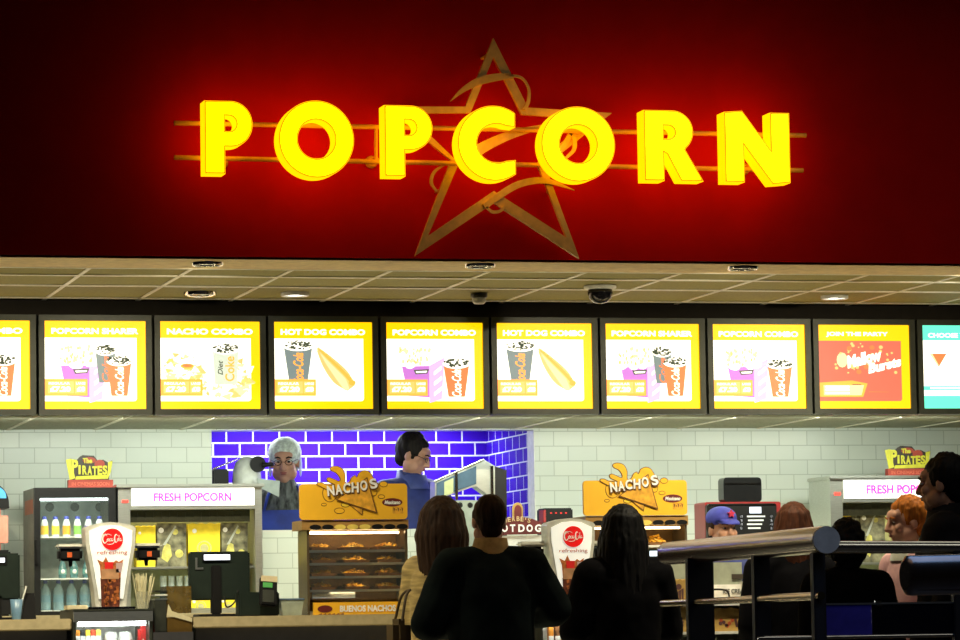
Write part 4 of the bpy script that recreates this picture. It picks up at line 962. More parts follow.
B(X0, X1, y, y+.34, ZB, zd0, .01).build('base', BLACK, t); B(X0, X1, y+.05, y+.3, zd1, zt+.004).build('drum_lid', BLACK, t)
yt = YC0+.22; X0, X1, Z0, Z1 = rect(-40, 553.5, 20, 600, yt)
t = thing('till_terminal', 'dark till with a white display at the left picture edge', 'till', ((X0+X1)/2, yt+.05, ZC))
B(X0, X1, yt, yt+.05, Z0, Z1, .008).build('screen_back', scr, t); a0, a1, b0, b1 = rect(-14, 558, 4.8, 562.5, yt-.006); B(a0-.01, a1+.012, yt-.004, yt, b0-.012, b1+.012).build('display_frame', BLACK, t); B(a0, a1, yt-.006, yt-.004, b0, b1).build('customer_display', glow('display glow c', (.85, .9, 1), 2), t)
B(X1-.14, X1-.09, yt, yt+.04, ZC, Z0+.02).build('stand', BLACK, t); B(X1-.2, X1-.03, yt-.05, yt+.12, ZC, ZC+.012).build('stand_base', BLACK, t)
yt = YC0+.12; q = at(16.5, 612, yt)
t = thing('drink_cup', 'small blue cup with a white straw near the left picture edge', 'cup', (q.x, yt, ZC))
MB().lathe([(.022, 0), (.032, .1), (.03, .1), (.02, .004)], (q.x, yt, ZC), 18).build('cup', mat('blue cup', (.12, .22, .32), rough=.3), t)
MB().tube([(q.x+.004, yt, ZC+.01), (q.x+.05, yt, ZC+.165)], .0045, 8).build('straw', WHITEP, t)
q = at(29, 612, yt); o = MB().rings([[(q.x-.04, yt, ZC), (q.x+.035, yt, ZC), (q.x+.035, yt+.1, ZC), (q.x-.04, yt+.1, ZC)], [(q.x-.012, yt+.02, ZC+.13), (q.x+.03, yt+.02, ZC+.13), (q.x+.03, yt+.08, ZC+.13), (q.x-.012, yt+.08, ZC+.13)]], smooth=False).build('waste_caddy', BLACK, org=(q.x, yt, ZC)); tag(o, 'black tapered caddy on the counter in front of the drinks fridge', 'caddy')

# merchandise rack with cartons seen under the wide rail
y = .92
X0, X1, Z0, Z1 = rect(660, 562, 753, 640, y)
t = thing('merchandise_rack', 'white shelf rack of brown cartons against the counter, seen below the wide handrail', 'rack', ((X0+X1)/2, y+.1, 0))
B(X0, X1, y+.17, y+.19, 0, Z1).build('back_panel', mat('grey green panel', (.3, .33, .25)), t)
B(X0, X0+.012, y, y+.17, 0, Z1-.1).build('side_panel', WHITEP, t); B(X1-.012, X1, y, y+.17, 0, Z1-.1).build('side_panel', WHITEP, t)
zs = [at(705, 603, y).z, at(705, 631.5, y).z, at(705, 634, y).z-.2]
for z in zs: B(X0+.012, X1-.012, y, y+.17, z-.014, z).build('shelf', WHITEP, t)
h0, h1, hz0, hz1 = rect(703, 584.5, 748, 601, y+.16)
hp = B(h0, h1, y+.155, y+.17, hz0-.02, hz1).build('header_card', WHITEC, t)
MB().text('ICE CREAM', h0+(h1-h0)*.7, hz1-.035, y+.152, .13, .024, .003, bold=.02).build('lettering', mat('grey lettering', (.15, .16, .15)), hp)
a0, a1, b0, b1 = rect(732, 574, 743, 579, y+.165); B(a0, a1, y+.162, y+.17, b0, b1).build('badge', DKPRINT, t)
def carton(x0, y0, x1, y1, zb, yy, label, pr, handle=False, col=KRAFT):
    X0, X1, Z0, Z1 = rect(x0, y0, x1, y1, yy); Z0 = zb
    q = thing('popcorn_box', label, 'carton', ((X0+X1)/2, yy+.05, Z0), 'brown cartons on the merchandise rack')
    n = 6; w = X1-X0
    zig = [(X1-w*i/n, Z1-(.008 if i % 2 else 0)) for i in range(n+1)] if not handle else [(X1, Z1), (X0, Z1)]
    MB().flat([[(X0, Z0), (X1, Z0)]+zig], yy, .1).build('carton_body', col, q)
    H = Z1-Z0; mb = MB()
    rn = random.Random(int(x0))
    if pr == 'fan':
        for i in range(5): mb.m(0).flat([[(X0+w*(.2+.14*i), Z0+H*.12), (X0+w*(.29+.14*i), Z0+H*.12), (X0+w*(.31+.14*i), Z0+H*(.38+.06*i)), (X0+w*(.18+.14*i), Z0+H*(.34+.06*i))]], yy-.001, .001)
        mb.m(0).flat([circ(X0+w*.6, Z0+H*.68, w*.16, 14)], yy-.001, .001)
    else:
        mb.m(1).flat([circ(X0+w*.13, Z0+H*.45, w*.1, 14, H*.3)], yy-.001, .001)
        mb.m(1).text('Pop', X0+w*.4, Z0+H*.42, yy-.001, w*.3, H*.28, .001, bold=.02, shear=.2) if pr == 'pop' else None
        for i in range(7): mb.m(0 if i % 2 else 1).flat([circ(X0+w*rn.uniform(.3, .92), Z0+H*rn.uniform(.12, .5), w*.05, 7)], yy-.0012, .001)
        mb.m(0).flat([[(X0+w*.78, Z0+H*.15), (X0+w*.84, Z0+H*.2), (X0+w*.8, Z0+H*.55), (X0+w*.74, Z0+H*.5)]], yy-.0015, .001)
    mb.build('printed_picture', [mat('purple brown print', (.1, .04, .04)), mat('faded red print', (.4, .07, .02))], q)
    if handle:
        MB().tube(spline([(X0+w*.08, yy+.05, Z1), (X0+w*.14, yy+.05, Z1+.045), (X0+w*.4, yy+.05, Z1+.055), (X0+w*.66, yy+.05, Z1+.045), (X0+w*.72, yy+.05, Z1)], 6), .005, 8).build('handle', BLACK, q)
carton(668, 579, 686, 603, zs[0], y+.03, 'brown carton with toothed top left of the dark rail post, upper rack shelf', 'fan')
carton(668, 606, 686, 631, zs[1], y+.03, 'brown carton left of the dark rail post, lower rack shelf', 'dots')
carton(704, 600, 744, 603, zs[0], y+.03, 'wide brown carton with a black handle on the upper rack shelf', 'pop', True)
carton(706, 607.5, 744, 631, zs[1], y+.03, 'wide brown carton with red dots on the lower rack shelf', 'dots')
for k, px in enumerate((667, 676, 685, 710, 720, 730, 740)):
    q = at(px, 640, y+.08); o = B(q.x-.02, q.x+.02, y+.03, y+.1, zs[2], zs[2]+.17, .012).build('sweet_packet', REDP if k < 3 else WHITEP, org=(q.x, y+.07, zs[2]))
    tag(o, f'{["first", "second", "third", "fourth", "fifth", "sixth", "last"][k]} sweet packet from the left on the lowest rack shelf, {"red" if k < 3 else "white"}', 'sweet packet', 'sweet packets on the lowest shelf')
q = at(749, 608, y-.01); B(q.x-.02, q.x+.02, y-.006, y+.0005, q.z-.012, q.z+.012).build('price_ticket', WHITEC, t)

# ================================================================== RAILS
RAILM = mat('brushed rail steel', (.17, .10, .085), rough=.2, metal=.25); RAILD = mat('dark painted steel', (.022, .022, .024), rough=.45); RAILE = mat('rail end cap', (.75, .78, .66), rough=.5)
def rail_pt(px, py, y): return at(px, py, y)
yL, yR_ = -2.0, -5.1
A, Bq = at(668, 553.5, yL), at(826, 539.8, yR_)
zr = (A.z+Bq.z)/2
t = thing('wide_handrail', 'thick steel handrail with a rounded end on dark posts, yellow reflection on top', 'handrail', (at(698, 600, -2.4).x, -2.4, 0))
R_ = .048
dr = (Bq-A).normalized()
MB().tube([A-dr*.02, A-dr*.015, A, A+dr*.01, Bq-dr*.01, Bq], [.02, .036, R_, R_, R_, R_], 28).build('rail', RAILM, t)
MB().tube([Bq, Bq+dr*.012], [R_*.99, R_*.97], 28).build('rail_end_cap', RAILE, t)
def onrail(s): return A+(Bq-A)*s
def post(px0, px1, s, name='post'):
    p = onrail(s); y = p.y
    w = at(px1, 600, y).x-at(px0, 600, y).x; xm = at((px0+px1)/2, 600, y).x
    B(p.x-w/2, p.x+w/2, y-.02, y+.02, 0, p.z-.03, .004).build(name, RAILD, t)
    return p
def s_at(px):
    lo, hi = 0, 1
    for _ in range(40):
        m_ = (lo+hi)/2; p = onrail(m_); d = p-CAM
        u = 480+F*d.dot(RT)/d.dot(FWD)
        if u < px: lo = m_
        else: hi = m_
    return lo
post(686, 712, s_at(699)); post(752, 768, s_at(760)); post(813, 823, s_at(816))
a, b = onrail(0), onrail(.97)
zm = at(700, 602.5, -2.4).z
MB().tube([Vector((a.x-.03, a.y, zm)), Vector((b.x, b.y, zm))], .014, 14).build('middle_rail', mat('yellow tinted rail steel', (.30, .22, .09), rough=.22, metal=1), t)  # yellow reflection of the sign tinted into the steel's base colour
# thin steel rail beyond
y = -4.2
t = thing('steel_handrail', 'slim polished steel handrail with glass infill running off the right edge', 'handrail', (at(900, 640, y).x, y, 0))
a, b = at(826, 547, y), at(990, 547.5, y)
MB().tube([a, b], .0235, 20).build('rail', mat('polished rail', (.8, .8, .74), rough=.2, metal=1), t)
zt = at(900, 603, y).z; zb = at(900, 636, y).z
xa2, xb2 = at(822, 600, y).x, at(990, 600, y).x
B(xa2, xb2, y-.006, y+.006, zt-.004, zt+.003).build('glass_top_trim', STEEL, t)
MB().tube([(xa2-.25, y, zb), (xb2, y, zb)], .008, 12).build('bottom_rail', CHROME, t)
for px in (819, 958): q = at(px, 600, y); B(q.x-.022, q.x+.022, y-.02, y+.02, 0, a.z-.01, .004).build('post', RAILD, t)
BLG = mat('tinted blue panel', (.06, .05, .5), rough=.4)
x0, x1 = at(823, 620, y).x, at(872, 620, y).x; B(x0, x1, y+.002, y+.012, zb+.006, zt-.004).build('blue_panel', BLG, t)
x2 = xb2; B(x1+.002, x2, y+.002, y+.012, zb+.006, zt-.004).build('dark_panel', mat('tinted dark panel', (.006, .006, .012), rough=.2), t)
for px, py in ((878, 601.5), (879, 605)): q = at(px, py, y-.01); B(q.x-.012, q.x+.012, y-.016, y-.006, q.z-.004, q.z+.003).build('panel_clip', CHROME, t)
# near thick rail, right edge
y = -10
t = thing('near_handrail', 'thick dark handrail close to the camera at the right edge with a blue sheen', 'handrail', (at(960, 600, y).x, y, 0))
a, b = at(911, 575.5, y), at(1010, 573, y); r = .041
MB().tube([a-Vector((.014, 0, 0)), a-Vector((.008, 0, 0)), a, a+Vector((.004, 0, 0)), b], [.03, .04, r, r, r], 28).build('rail', mat('dark rail steel', (.32, .26, .2), rough=.22, metal=.9), t)
q = at(985, 600, y); B(q.x-.02, q.x+.02, y-.02, y+.02, 0, a.z-.03, .004).build('post', RAILD, t)
# glowing card on a stem, put in for a lit opening in the counter
y = -1.2; q0, q1, z0, z1 = rect(765.5, 629, 771, 640, y); t = thing('opening_glow_stand', 'small pale yellow lit card low behind the wide handrail', 'stand', ((q0+q1)/2, y, 0))
B((q0+q1)/2-.006, (q0+q1)/2+.006, y, y+.012, 0, z0).build('stem', BLACK, t); B(q0, q1, y-.004, y, z0, z1).build('lit_card', glow('lit card', (1, .95, .5), .8), t)
# ================================================================== PEOPLE
def remesh(bm, voxel, smooth=4, amp=0, freq=(20, 20, 6), amp2=0):
    bmesh.ops.recalc_face_normals(bm, faces=bm.faces)
    me = bpy.data.meshes.new('r'); bm.to_mesh(me); bm.free()
    o = bpy.data.objects.new('r', me); COL.objects.link(o)
    r = o.modifiers.new('r', 'REMESH'); r.mode = 'VOXEL'; r.voxel_size = voxel; r.use_smooth_shade = True
    if smooth:
        s = o.modifiers.new('s', 'SMOOTH'); s.factor = .5; s.iterations = smooth
    dg = bpy.context.evaluated_depsgraph_get(); out = bpy.data.meshes.new_from_object(o.evaluated_get(dg))
    bpy.data.objects.remove(o); bpy.data.meshes.remove(me)
    if amp:
        n = [v.normal.copy() for v in out.vertices]
        for v, nn in zip(out.vertices, n):
            p = Vector((v.co.x*freq[0], v.co.y*freq[1], v.co.z*freq[2])); v.co += nn*(noise.noise(p)*amp+noise.noise(p*2.3)*amp*.5)
    b2 = bmesh.new(); b2.from_mesh(out); bpy.data.meshes.remove(out)
    for f in b2.faces: f.smooth = True
    return b2
def hand(mb, fm, wrist, d, side, s, palm_n):
    """palm, four unequal fingers and a thumb, slightly curled; d = direction of the hand"""
    d = d.normalized(); n = (palm_n-d*palm_n.dot(d)).normalized(); a = d.cross(n)*side
    k = s
    c = wrist+d*.045*k
    M_ = Matrix((n.cross(d), n, d)).transposed().to_4x4()
    mb.ell(c, .040*k, .016*k, .052*k, M_, u=14, v=10)
    for i, (o_, L_) in enumerate(((.030, .072), (.011, .082), (-.010, .076), (-.029, .060))):
        p = wrist+d*.085*k+a*o_*k
        q = p+d*L_*.5*k+n*.010*k+a*o_*.25*k; e = q+d*L_*.42*k+n*.024*k
        fm.cap(p, q, .0092*k, .0085*k, 8); fm.cap(q, e, .0085*k, .007*k, 8)
    p = wrist+d*.03*k+a*.030*k; q = p+d*.030*k+a*.028*k+n*.008*k; e = q+d*.032*k+a*.006*k+n*.01*k
    fm.cap(p, q, .0125*k, .0105*k, 8); fm.cap(q, e, .0105*k, .008*k, 8)
SKIN = mat('skin', (.52, .27, .17), rough=.5, var=.06, scale=40); SKIN2 = mat('fair skin', (.62, .33, .22), rough=.5, var=.06)
LIPS = mat('lips', (.38, .12, .09), rough=.5); EYEW = mat('eye white', (.38, .36, .34), rough=.2); IRIS = mat('eye iris', (.03, .02, .015), rough=.15)
def hairmat(n, c): return mat(n, c, rough=.6, spec=.15, var=.5, scale=60, stretch=(1, 1, .15), bump=.3)
H_DK = hairmat('very dark hair', (.012, .009, .007)); H_BR = hairmat('dark brown hair', (.035, .018, .010)); H_RD = hairmat('red brown hair', (.06, .019, .008)); H_GG = hairmat('ginger hair', (.42, .13, .015)); H_BK = hairmat('black hair', (.006, .006, .007))
def person(label, px, pytop, y, z0, yaw, group=None, skin=SKIN, head_yaw=0, pitch=0, roll=0, hair=None, hairm=None, top=None, top_inf=.02, legs=None, elbows=None, wrists=None, female=False, collar=None, coat=0, width=1.0, glasses=False, face=True, top_name='shirt', sleeve='long', hs=1.0, lean=0):
    P = at(px, pytop, y); h = P.z-z0; s = h/1.75
    t = thing('person', label, 'person', (P.x, y, z0), group)
    Rb = Matrix.Translation(t.location) @ Matrix.Rotation(math.radians(yaw), 4, 'Z') @ Matrix.Scale(s, 4)
    Hd = Matrix.Translation((0, -.015-lean, 1.622)) @ Matrix.Rotation(math.radians(head_yaw), 4, 'Z') @ Matrix.Rotation(math.radians(pitch), 4, 'X') @ Matrix.Rotation(math.radians(roll), 4, 'Y') @ Matrix.Scale(hs, 4)
    w = width*(.92 if female else 1)
    V = Vector
    sh = [V((-.185*w, .01-lean*.6, 1.40)), V((.185*w, .01-lean*.6, 1.40))]
    el = [V(e) for e in (elbows or ((-.25*w, .05, 1.12), (.25*w, .05, 1.12)))]
    wr = [V(e) for e in (wrists or ((-.25*w, -.10, .90), (.25*w, -.10, .90)))]
    def torso(mb, f, arms=True, low=.93, sl=1.0):
        mb.ell((0, 0-lean*.4, 1.25), .155*w+f, .105+f, .22+f*.5); mb.ell((0, .01-lean*.6, 1.36), .15*w+f, .085+f, .10+f)
        mb.ell((0, .0-lean*.2, 1.07), .135*w+f, .10+f, .17)
        mb.ell((0, .01, .95), .155*(1.04 if female else 1)*w+f, .115+f, .14)
        for k in (0, 1):
            mb.cap((0, .01-lean*.6, 1.43), sh[k], .062+f*.6, .066+f*.8)
            if arms:
                mb.cap(sh[k], el[k], .058+f, .043+f)
                e2 = el[k]+(wr[k]-el[k])*sl; mb.cap(el[k], e2, .043+f, .031+f*.8)
    def legs_(mb, f):
        for k in (-1, 1):
            mb.cap((k*.085, .01, .92), (k*.095, 0, .5), .083+f, .056+f); mb.cap((k*.095, 0, .5), (k*.10, .02, .09), .055+f, .038+f)
    # --- the body
    mb = MB(); fm = MB(); torso(mb, 0); legs_(mb, 0)
    mb.cap((0, .0-lean*.7, 1.42), (0, .0-lean, 1.55), .058, .053)
    for k in (-1, 1): mb.cap((k*.10, .04, .05), (k*.11, -.14, .035), .042, .032)
    for k in (0, 1):
        d = (wr[k]-el[k]); hand(mb, fm, wr[k], d, 1 if k else -1, 1.0, V((-1 if k else 1, -.2, -.3)))
    body_mb, mb = mb, MB()
    mb.ell((0, .015, .03), .076, .095, .098); mb.ell((0, -.03, -.04), .060, .066, .075); mb.ell((0, -.066, -.088), .030, .026, .026)
    mb.ell((0, -.062, .048), .056, .036, .032); mb.cap((-.03, -.082, .034), (.03, -.082, .034), .013, .013)
    for k in (-1, 1):
        mb.ell((k*.040, -.066, -.018), .024, .022, .024); mb.ell((k*.078, .012, -.006), .010, .020, .033, Matrix.Rotation(k*.25, 4, 'Z'))
        mb.ell((k*.045, -.02, -.06), .028, .05, .04)
    mb.cap((0, -.092, .022), (0, -.114, -.022), .010, .0145); mb.ell((0, -.100, -.026), .020, .014, .011)
    mb.ell((0, -.090, -.052), .026, .012, .013)
    hm = bpy.data.meshes.new('h'); mb.bm.to_mesh(hm); mb.bm.free(); mb = body_mb; mb.mesh(hm, Hd)
    for v in list(mb.bm.verts)+list(fm.bm.verts): v.co = Rb @ v.co
    b2 = remesh(mb.bm, .0062*s, 3)
    mb = MB(); mb.bm.free(); mb.bm = b2
    fme = bpy.data.meshes.new('f'); fm.bm.to_mesh(fme); fm.bm.free(); mb.mesh(fme, smooth=True); mb.build('body', skin, t)
    def child(fill, name, m, vox=.008, sm=3, amp=0, freq=(20, 20, 6), head=False, raw=False, par=None):
        mb = MB(); fill(mb)
        for v in mb.bm.verts: v.co = Rb @ ((Hd @ v.co) if head else v.co)
        if not raw:
            b = remesh(mb.bm, vox*s, sm, amp, freq); mb = MB(); mb.bm.free(); mb.bm = b
        return mb.build(name, m, par or t)
    # --- clothes
    if top:
        def f(mb):
            torso(mb, top_inf, sl=.97 if sleeve == 'long' else .1)
            if coat:
                q_ = top_inf-.03
                prof = [(1.45, .10, .085), (1.39, .185, .115), (1.28, .20, .135), (1.1, .19, .135), (.95, .195, .14), (coat, .215, .155)]
                mb.rings([[(rx*w*math.cos(2*PI*i/28)+q_*math.cos(2*PI*i/28), .012-lean*.4+(ry+q_)*math.sin(2*PI*i/28), z) for i in range(28)] for z, rx, ry in prof])
            mb.cap((0, -.0-lean*.7, 1.44), (0, .0-lean*.8, 1.49), .068+top_inf*.4, .062+top_inf*.2)
        jk = child(f, top_name, top, .011, 8 if coat else 4, .006, (9, 9, 7))
        if collar:
            def f(mb):
                R1, R2, R3, R4 = [], [], [], []
                for i in range(24):
                    a = 2*PI*i/24; c_, s_ = math.cos(a), math.sin(a); up = .03 if s_ > 0 else .0
                    R1.append((c_*.105, s_*.10+.0-lean*.8, 1.43)); R2.append((c_*.084, s_*.084-lean*.9, 1.51+up)); R3.append((c_*.070, s_*.072-lean*.9, 1.512+up)); R4.append((c_*.07, s_*.07-lean*.8, 1.43))
                mb.rings([R1, R2, R3, R4], cap=False)
            child(f, 'collar', collar, raw=True)
    def f(mb): legs_(mb, .014); mb.ell((0, .01, .93), .160*w+.004, .120, .10)
    child(f, 'trousers', legs or BLACK, .012, 3, .004)
    for k in (-1, 1): child(lambda mb: (mb.cap((k*.10, .05, .055), (k*.11, -.15, .045), .047, .042), mb.box(k*.105-.045, k*.105+.045, -.19, .09, .002, .03, .01)), 'shoe', BLACK, .009)
    # --- face
    if face:
        for k in (-1, 1):
            mb = MB().m(0).ell((k*.031, -.084, .012), .0115, .008, .0062, u=14, v=10).m(1).ell((k*.031+.001, -.0905, .012), .0072, .003, .0062, u=12, v=8)
            for v in mb.bm.verts: v.co = Rb @ Hd @ v.co
            mb.build('eye', [EYEW, IRIS], t)
            child(lambda mb: mb.tube([(k*.015, -.096, .034), (k*.032, -.096, .040), (k*.05, -.083, .034)], [.004, .005, .003], 8), 'eyebrow', hairm or H_DK, raw=True, head=True)
        child(lambda mb: (mb.ell((0, -.099, -.0485), .021, .007, .0045), mb.ell((0, -.098, -.057), .018, .007, .0055)), 'lips', LIPS, raw=True, head=True)
    if glasses:
        def f(mb):
            for k in (-1, 1):
                mb.tube([(k*.032+.021*math.cos(a), -.104+.006*abs(math.cos(a)), .010+.015*math.sin(a)) for a in [i*PI/10 for i in range(21)]], .0018, 6)
                mb.tube([(k*.053, -.098, .014), (k*.079, -.02, .016), (k*.081, .02, .008)], .0018, 6)
            mb.tube([(-.011, -.106, .013), (.011, -.106, .013)], .0018, 6)
        child(f, 'glasses', mat('spectacle frame', (.02, .02, .025), rough=.2, metal=.5), raw=True, head=True)
    # --- hair
    def hf(mb):
        if hair in ('short', 'crop'):
            e = .006 if hair == 'crop' else .012
            mb.ell((0, .030, .040), .077+e, .088+e, .092+e); mb.ell((0, .004, .085), .058+e, .060+e, .032+e)
            mb.ell((0, .058, -.03), .060, .036+e, .06)
            for k in (-1, 1): mb.ell((k*.072, .012, .032), .014, .035, .035)
            if hair == 'short':
                rn = random.Random(5)
                for _ in range(60):
                    a, b_ = rn.uniform(0, 2*PI), rn.uniform(.15, 1.4); d = V((math.cos(a)*math.sin(b_), math.sin(a)*math.sin(b_), math.cos(b_)))
                    p = V((d.x*.085, .03+d.y*.096, .042+d.z*.10)); mb.cap(p*.96, p+d*.003+V((0, -.004, .002)), .010, .006, 6)
        else:
            L = {'long': .46, 'bulky': .27, 'bob': .24, 'bun': .08}[hair]; g_ = {'long': .016, 'bulky': .030, 'bob': .016, 'bun': .03}[hair]
            mb.ell((0, .022, .040), .078+g_, .096+g_*.9, .094+g_); mb.ell((0, -.01, .09), .066+g_*.5, .07, .036+g_*.4)
            if hair == 'bun':
                rn = random.Random(9)
                for _ in range(70):
                    a, b_ = rn.uniform(0, 2*PI), rn.uniform(.0, 1.8); d = V((math.cos(a)*math.sin(b_), math.sin(a)*math.sin(b_), math.cos(b_)))
                    mb.ell(V((d.x*.10, .03+d.y*.115, .045+d.z*.115)), .022, .022, .022, u=8, v=6)
            n = 13
            rn = random.Random(11)
            for i in range(n):
                a = math.radians(-20+220*i/(n-1)); c_, s_ = math.cos(a), math.sin(a)
                bx = .074+g_; by = .088+g_
                top_ = V((c_*bx*.8, .02+s_*by*.85, .075)); mid = V((c_*(bx+.004), .02+s_*(by+.0), -.04)); L2 = L*(.86+.2*rn.random())*(1 if s_ > .1 else .8)
                end = V((c_*(bx+(.03 if hair == 'long' else -.004)), .03+s_*(by+(.015 if hair == 'long' else -.01)), -.04-L2+.04))
                mb.cap(top_, mid, .026, .030, 8); mb.cap(mid, end, .030, .016, 8)
                if hair in ('long', 'bulky'): mb.cap(end, end+V((rn.uniform(-.015, .015), 0, -.05-.05*rn.random())), .014, .004, 6)
            mb.ell((0, .065, -.06), .075+g_*.6, .052+g_*.6, .11)
            if L > .2: mb.ell((0, .075, -.05-L*.45), .078+g_*.7, .045+g_*.4, L*.5)
    if hair: child(hf, 'hair', hairm, .0075, 2, .005, (70, 70, 9), head=True)
    return t, child, Rb, Hd
NAVY = mat('navy work shirt', (.022, .035, .16), rough=.7, var=.25, scale=12); APRON = mat('bright blue apron', (.008, .035, .30), rough=.6, var=.3, scale=9)
STRIPE = mat('dark striped shirt', (.10, .11, .10), rough=.7, var=.9, scale=45, stretch=(1, 1, .2))
COATD = mat('very dark coat', (.010, .015, .015), rough=.9, spec=.05, var=.6, scale=5); COATB = mat('black coat', (.004, .004, .005), rough=.9, spec=.05, var=.5, scale=8); JACK = mat('black jacket', (.008, .008, .010), rough=.8, spec=.1, var=.5, scale=10)
BEIGE = mat('beige patterned coat', (.42, .31, .11), rough=.8, var=.45, scale=16, stretch=(.4, .4, 3)); TANC = mat('tan collar', (.36, .22, .07), rough=.85, var=.3); PINK = mat('pink shirt', (.62, .36, .36), rough=.8)
DENIM = mat('dark trousers', (.015, .016, .022), rough=.8)
# worker in hairnet
t, ch, Rb, Hd = person('worker in white hairnet, glasses and bright blue apron facing the hall', 284.5, 440, 4.58, KFZ, -12, head_yaw=-4, pitch=10, top=STRIPE, top_inf=.018, glasses=True, skin=SKIN, top_name='striped_shirt', elbows=((-.24, .03, 1.12), (.24, .03, 1.12)), wrists=((-.14, -.15, 1.02), (.14, -.15, 1.02)))
ch(lambda mb: (mb.ell((0, .022, .052), .098, .112, .092), mb.ell((0, .07, -.02), .085, .06, .07)), 'hairnet', mat('white hairnet', (.62, .70, .60), rough=.8, var=.3, scale=50), .008, 3, .003, (40, 40, 40), head=True)
for k in (-1, 1): ch(lambda mb: mb.ell((k*.088, .03, -.03), .010, .045, .06), 'net_flap', mat('net flap', (.5, .58, .5), rough=.7, alpha=.6), raw=True, head=True)
def ap(mb):
    R1 = [(-.13, -.145, 1.34), (.13, -.145, 1.34), (.13, -.135, 1.34), (-.13, -.135, 1.34)]; R2 = [(-.17, -.155, 1.1), (.17, -.155, 1.1), (.17, -.14, 1.1), (-.17, -.14, 1.1)]; R3 = [(-.2, -.16, .6), (.2, -.16, .6), (.2, -.148, .6), (-.2, -.148, .6)]
    mb.rings([R1, R2, R3], smooth=False)
    for k in (-1, 1): mb.tube([(k*.12, -.14, 1.335), (k*.10, -.105, 1.42), (k*.075, -.06, 1.475), (k*.07, .02, 1.49)], .009, 6)
ch(ap, 'apron', APRON, raw=True)
# worker looking down
t, ch, Rb, Hd = person('worker in navy shirt and glasses looking down to the right, before the blue tiles', 411, 433.5, 4.45, KFZ, 28, head_yaw=34, pitch=24, hair='short', hairm=H_DK, top=NAVY, top_inf=.028, glasses=True, collar=mat('shirt collar', (.05, .07, .24)), elbows=((-.28, .0, 1.12), (.28, -.06, 1.14)), wrists=((-.16, -.24, 1.04), (.16, -.26, 1.04)), hs=.93)
ch(lambda mb: mb.box(.055, .115, -.152, -.142, 1.285, 1.300), 'name_badge', WHITEP, raw=True)
# worker in the cap
t, ch, Rb, Hd = person('young worker in a blue cap with red emblem, peeking over the wide handrail', 721, 507, 2.25, 0, 4, head_yaw=6, pitch=2, hs=.92, hair='crop', hairm=H_BR, top=NAVY, top_inf=.02, skin=SKIN)
CAPB = mat('blue cap cloth', (.05, .06, .42), rough=.7, var=.2)
ch(lambda mb: (mb.ell((0, .016, .070), .091, .108, .074),), 'cap_crown', CAPB, .007, 3, head=True)
ch(lambda mb: mb.rings([[(-.078, -.055, .058), (-.04, -.09, .066), (.04, -.09, .066), (.078, -.055, .058)], [(-.07, -.09, .046), (-.035, -.145, .040), (.035, -.145, .040), (.07, -.09, .046)], [(-.07, -.09, .040), (-.035, -.143, .034), (.035, -.143, .034), (.07, -.09, .040)], [(-.078, -.055, .048), (-.04, -.09, .055), (.04, -.09, .055), (.078, -.055, .048)]], cap=False), 'cap_brim', CAPB, raw=True, head=True)
def star5(mb):
    mb.flat([[(.008+.026*(1 if i % 2 == 0 else .45)*math.sin(i*PI/5), .098+.026*(1 if i % 2 == 0 else .45)*math.cos(i*PI/5)) for i in range(10)]], -.104, .02)
ch(star5, 'cap_emblem', mat('red emblem', (.6, .03, .08)), raw=True, head=True)
# customers at the counter, seen from behind
t, ch, Rb, Hd = person('woman with bulky dark brown hair and beige patterned coat, seen from behind', 439, 503, .72, 0, 118, head_yaw=50, width=.9, female=True, hair='bulky', hairm=H_BR, top=BEIGE, top_inf=.03, coat=.62, top_name='coat', face=True, hs=1.02, elbows=((-.21, .03, 1.12), (.21, .03, 1.1)), wrists=((-.19, -.12, .98), (.19, -.1, .92)))
def bag(mb): mb.box(-.05, .05, -.13, .13, .80, 1.02, .03)
a = at(400, 625, .55); bg = MB().box(a.x-.045, a.x+.045, .48, .68, a.z-.16, a.z+.03, .03); o = bg.tube(spline([(a.x, .50, a.z+.02), (a.x+.03, .54, a.z+.14), (a.x+.06, .58, a.z+.17), (a.x+.03, .64, a.z+.14), (a.x, .66, a.z+.02)], 5), .007, 8).build('handbag', mat('brown leather', (.08, .05, .015), rough=.5), org=(a.x, .58, a.z-.16)); tag(o, 'brown handbag hanging at the left arm of the woman in beige coat', 'bag')
person('man in dark coat with tan collar and short brown hair, seen from behind', 489, 495, .28, 0, 178, hair='crop', hairm=H_BR, top=COATD, top_inf=.042, coat=.6, collar=TANC, top_name='coat', legs=DENIM, elbows=((-.325, -.02, 1.19), (.315, -.0, 1.13)), wrists=((-.12, -.27, 1.16), (.13, -.27, 1.12)), width=1.04, hs=.97)
person('woman with long black hair and black coat, seen from behind beside the second drink tower', 622, 509.5, .58, 0, 182, female=True, hair='long', hairm=H_BK, top=COATB, top_inf=.045, coat=.55, top_name='coat', legs=DENIM, hs=1.06, elbows=((-.25, -.05, 1.12), (.26, -.02, 1.13)), wrists=((-.15, -.27, 1.1), (.15, -.28, 1.12)))
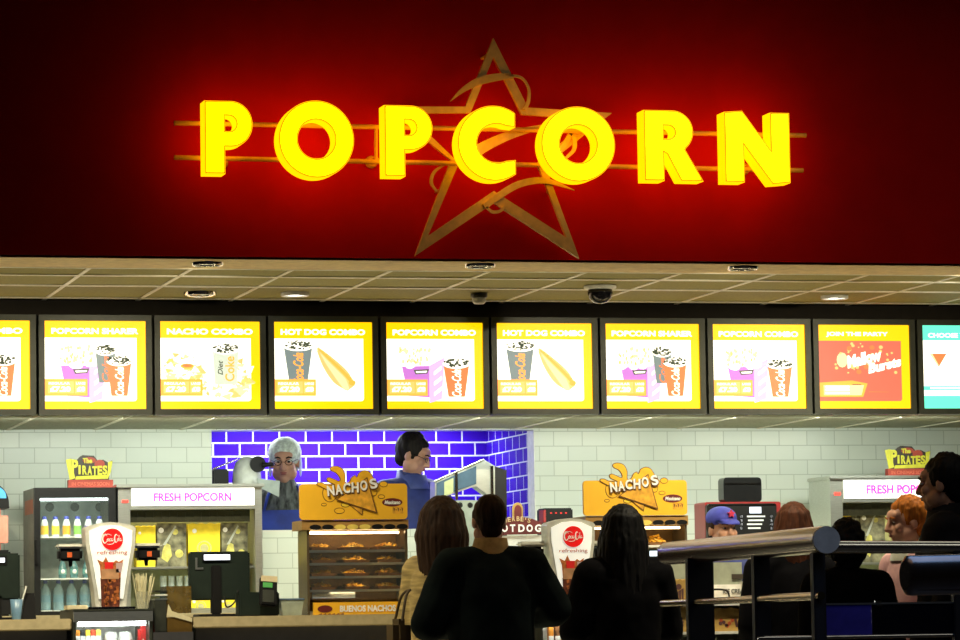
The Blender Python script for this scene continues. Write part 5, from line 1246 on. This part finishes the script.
# queue on the right
person('woman with smooth red brown hair and black coat behind the wide handrail', 793, 502.5, .62, 0, 172, female=True, hair='bob', hairm=H_RD, hs=.9, top=COATB, top_inf=.04, coat=.6, top_name='coat', legs=DENIM)
person('short person with puffy black hair behind the steel handrail', 845, 521.5, -.42, 0, 186, female=True, hair='bun', hairm=H_BK, hs=.84, top=COATB, top_inf=.04, coat=.6, top_name='coat', legs=DENIM)
person('ginger haired boy in pink shirt looking left, before the right popcorn cabinet', 908, 497.5, .28, 0, -82, hair='short', hairm=H_GG, top=PINK, top_inf=.02, skin=SKIN2, collar=mat('pale collar', (.6, .62, .5)), legs=DENIM, head_yaw=-4, pitch=8, elbows=((-.24, .02, 1.14), (.24, .02, 1.14)), wrists=((-.2, -.2, 1.15), (.16, -.22, 1.12)), hs=.97)
person('tall man with black hair and black jacket facing left at the right picture edge', 945, 455.5, -1.0, 0, -118, hair='short', hairm=H_BK, top=JACK, top_inf=.045, skin=SKIN, collar=JACK, top_name='jacket', legs=DENIM, head_yaw=-10, pitch=4, width=1.05, hs=.97)
# ================================================================== LIGHT
def area(name, loc, sx, sy, e, col, rot=(0, 0, 0)):
    l = bpy.data.lights.new(name, 'AREA'); l.shape = 'RECTANGLE'; l.size, l.size_y, l.energy, l.color = sx, sy, e, col
    o = bpy.data.objects.new(name, l); COL.objects.link(o); o.location = loc; o.rotation_euler = rot; return o
GW = (.93, 1, .86)
for i, px in enumerate((60, 260, 460, 660, 860)):
    area('service_strip_light', (at(px, 420, 3.0).x, 2.75, ZSC-.012), 1.0, .25, 22, GW, (math.radians(22), 0, 0))
area('kitchen_strip_light', ((ox0+ox1)/2, 4.78, oz1+.10), 1.5, .2, 22, (.92, .95, 1))
area('lobby_glow', (3.0, -9, 4.6), 6, 3, 18, (1, .74, .62), (math.radians(-15), 0, 0))
area('hall_ceiling_lamp', (6.3, -2.6, 4.35), 3.0, 2.2, 12, (1, .92, .76))
area('hall_ceiling_lamp', (7.3, -7.2, 4.6), 3.4, 1.8, 16, (1, .94, .82))
area('added_soffit_uplight', (4.2, .93, .12), 8.5, .12, 48, (1, .85, .52), (math.radians(180), 0, 0))  # added unseen uplight at floor level, brightens the soffit margin and tiles
area('blue_lobby_lamp', (at(960, 600, -10).x+.5, -9.2, 3.1), 2.6, 2.4, 28, (.16, .40, 1))
for p in (L1, L2):
    l = bpy.data.lights.new('downlight_beam', 'SPOT'); l.energy = 45; l.spot_size = math.radians(95); l.spot_blend = .7; l.color = (1, .93, .75); l.shadow_soft_size = .05
    o = bpy.data.objects.new('downlight_beam', l); COL.objects.link(o); o.location = (p.x, p.y, ZS-.03)
for px in (-60, 207.5, 742.5, 1005):
    p = ceil_pt(px, 262.6+(px-207)*.0079)
    o = area('soffit_downlight', (p.x, p.y, ZS-.014), .09, .09, 30, (1, .88, .62), (math.radians(38), 0, 0)); o.data.shape = 'DISK'; o.data.spread = math.radians(120)
w = bpy.data.worlds.new('hall'); SC.world = w; w.use_nodes = True
w.node_tree.nodes['Background'].inputs[0].default_value = (.5, .45, .4, 1); w.node_tree.nodes['Background'].inputs[1].default_value = .006
SC.view_settings.view_transform = 'Standard'; SC.view_settings.look = 'None'; SC.view_settings.exposure = 0; SC.view_settings.gamma = 1
SC.view_settings.use_curve_mapping = False
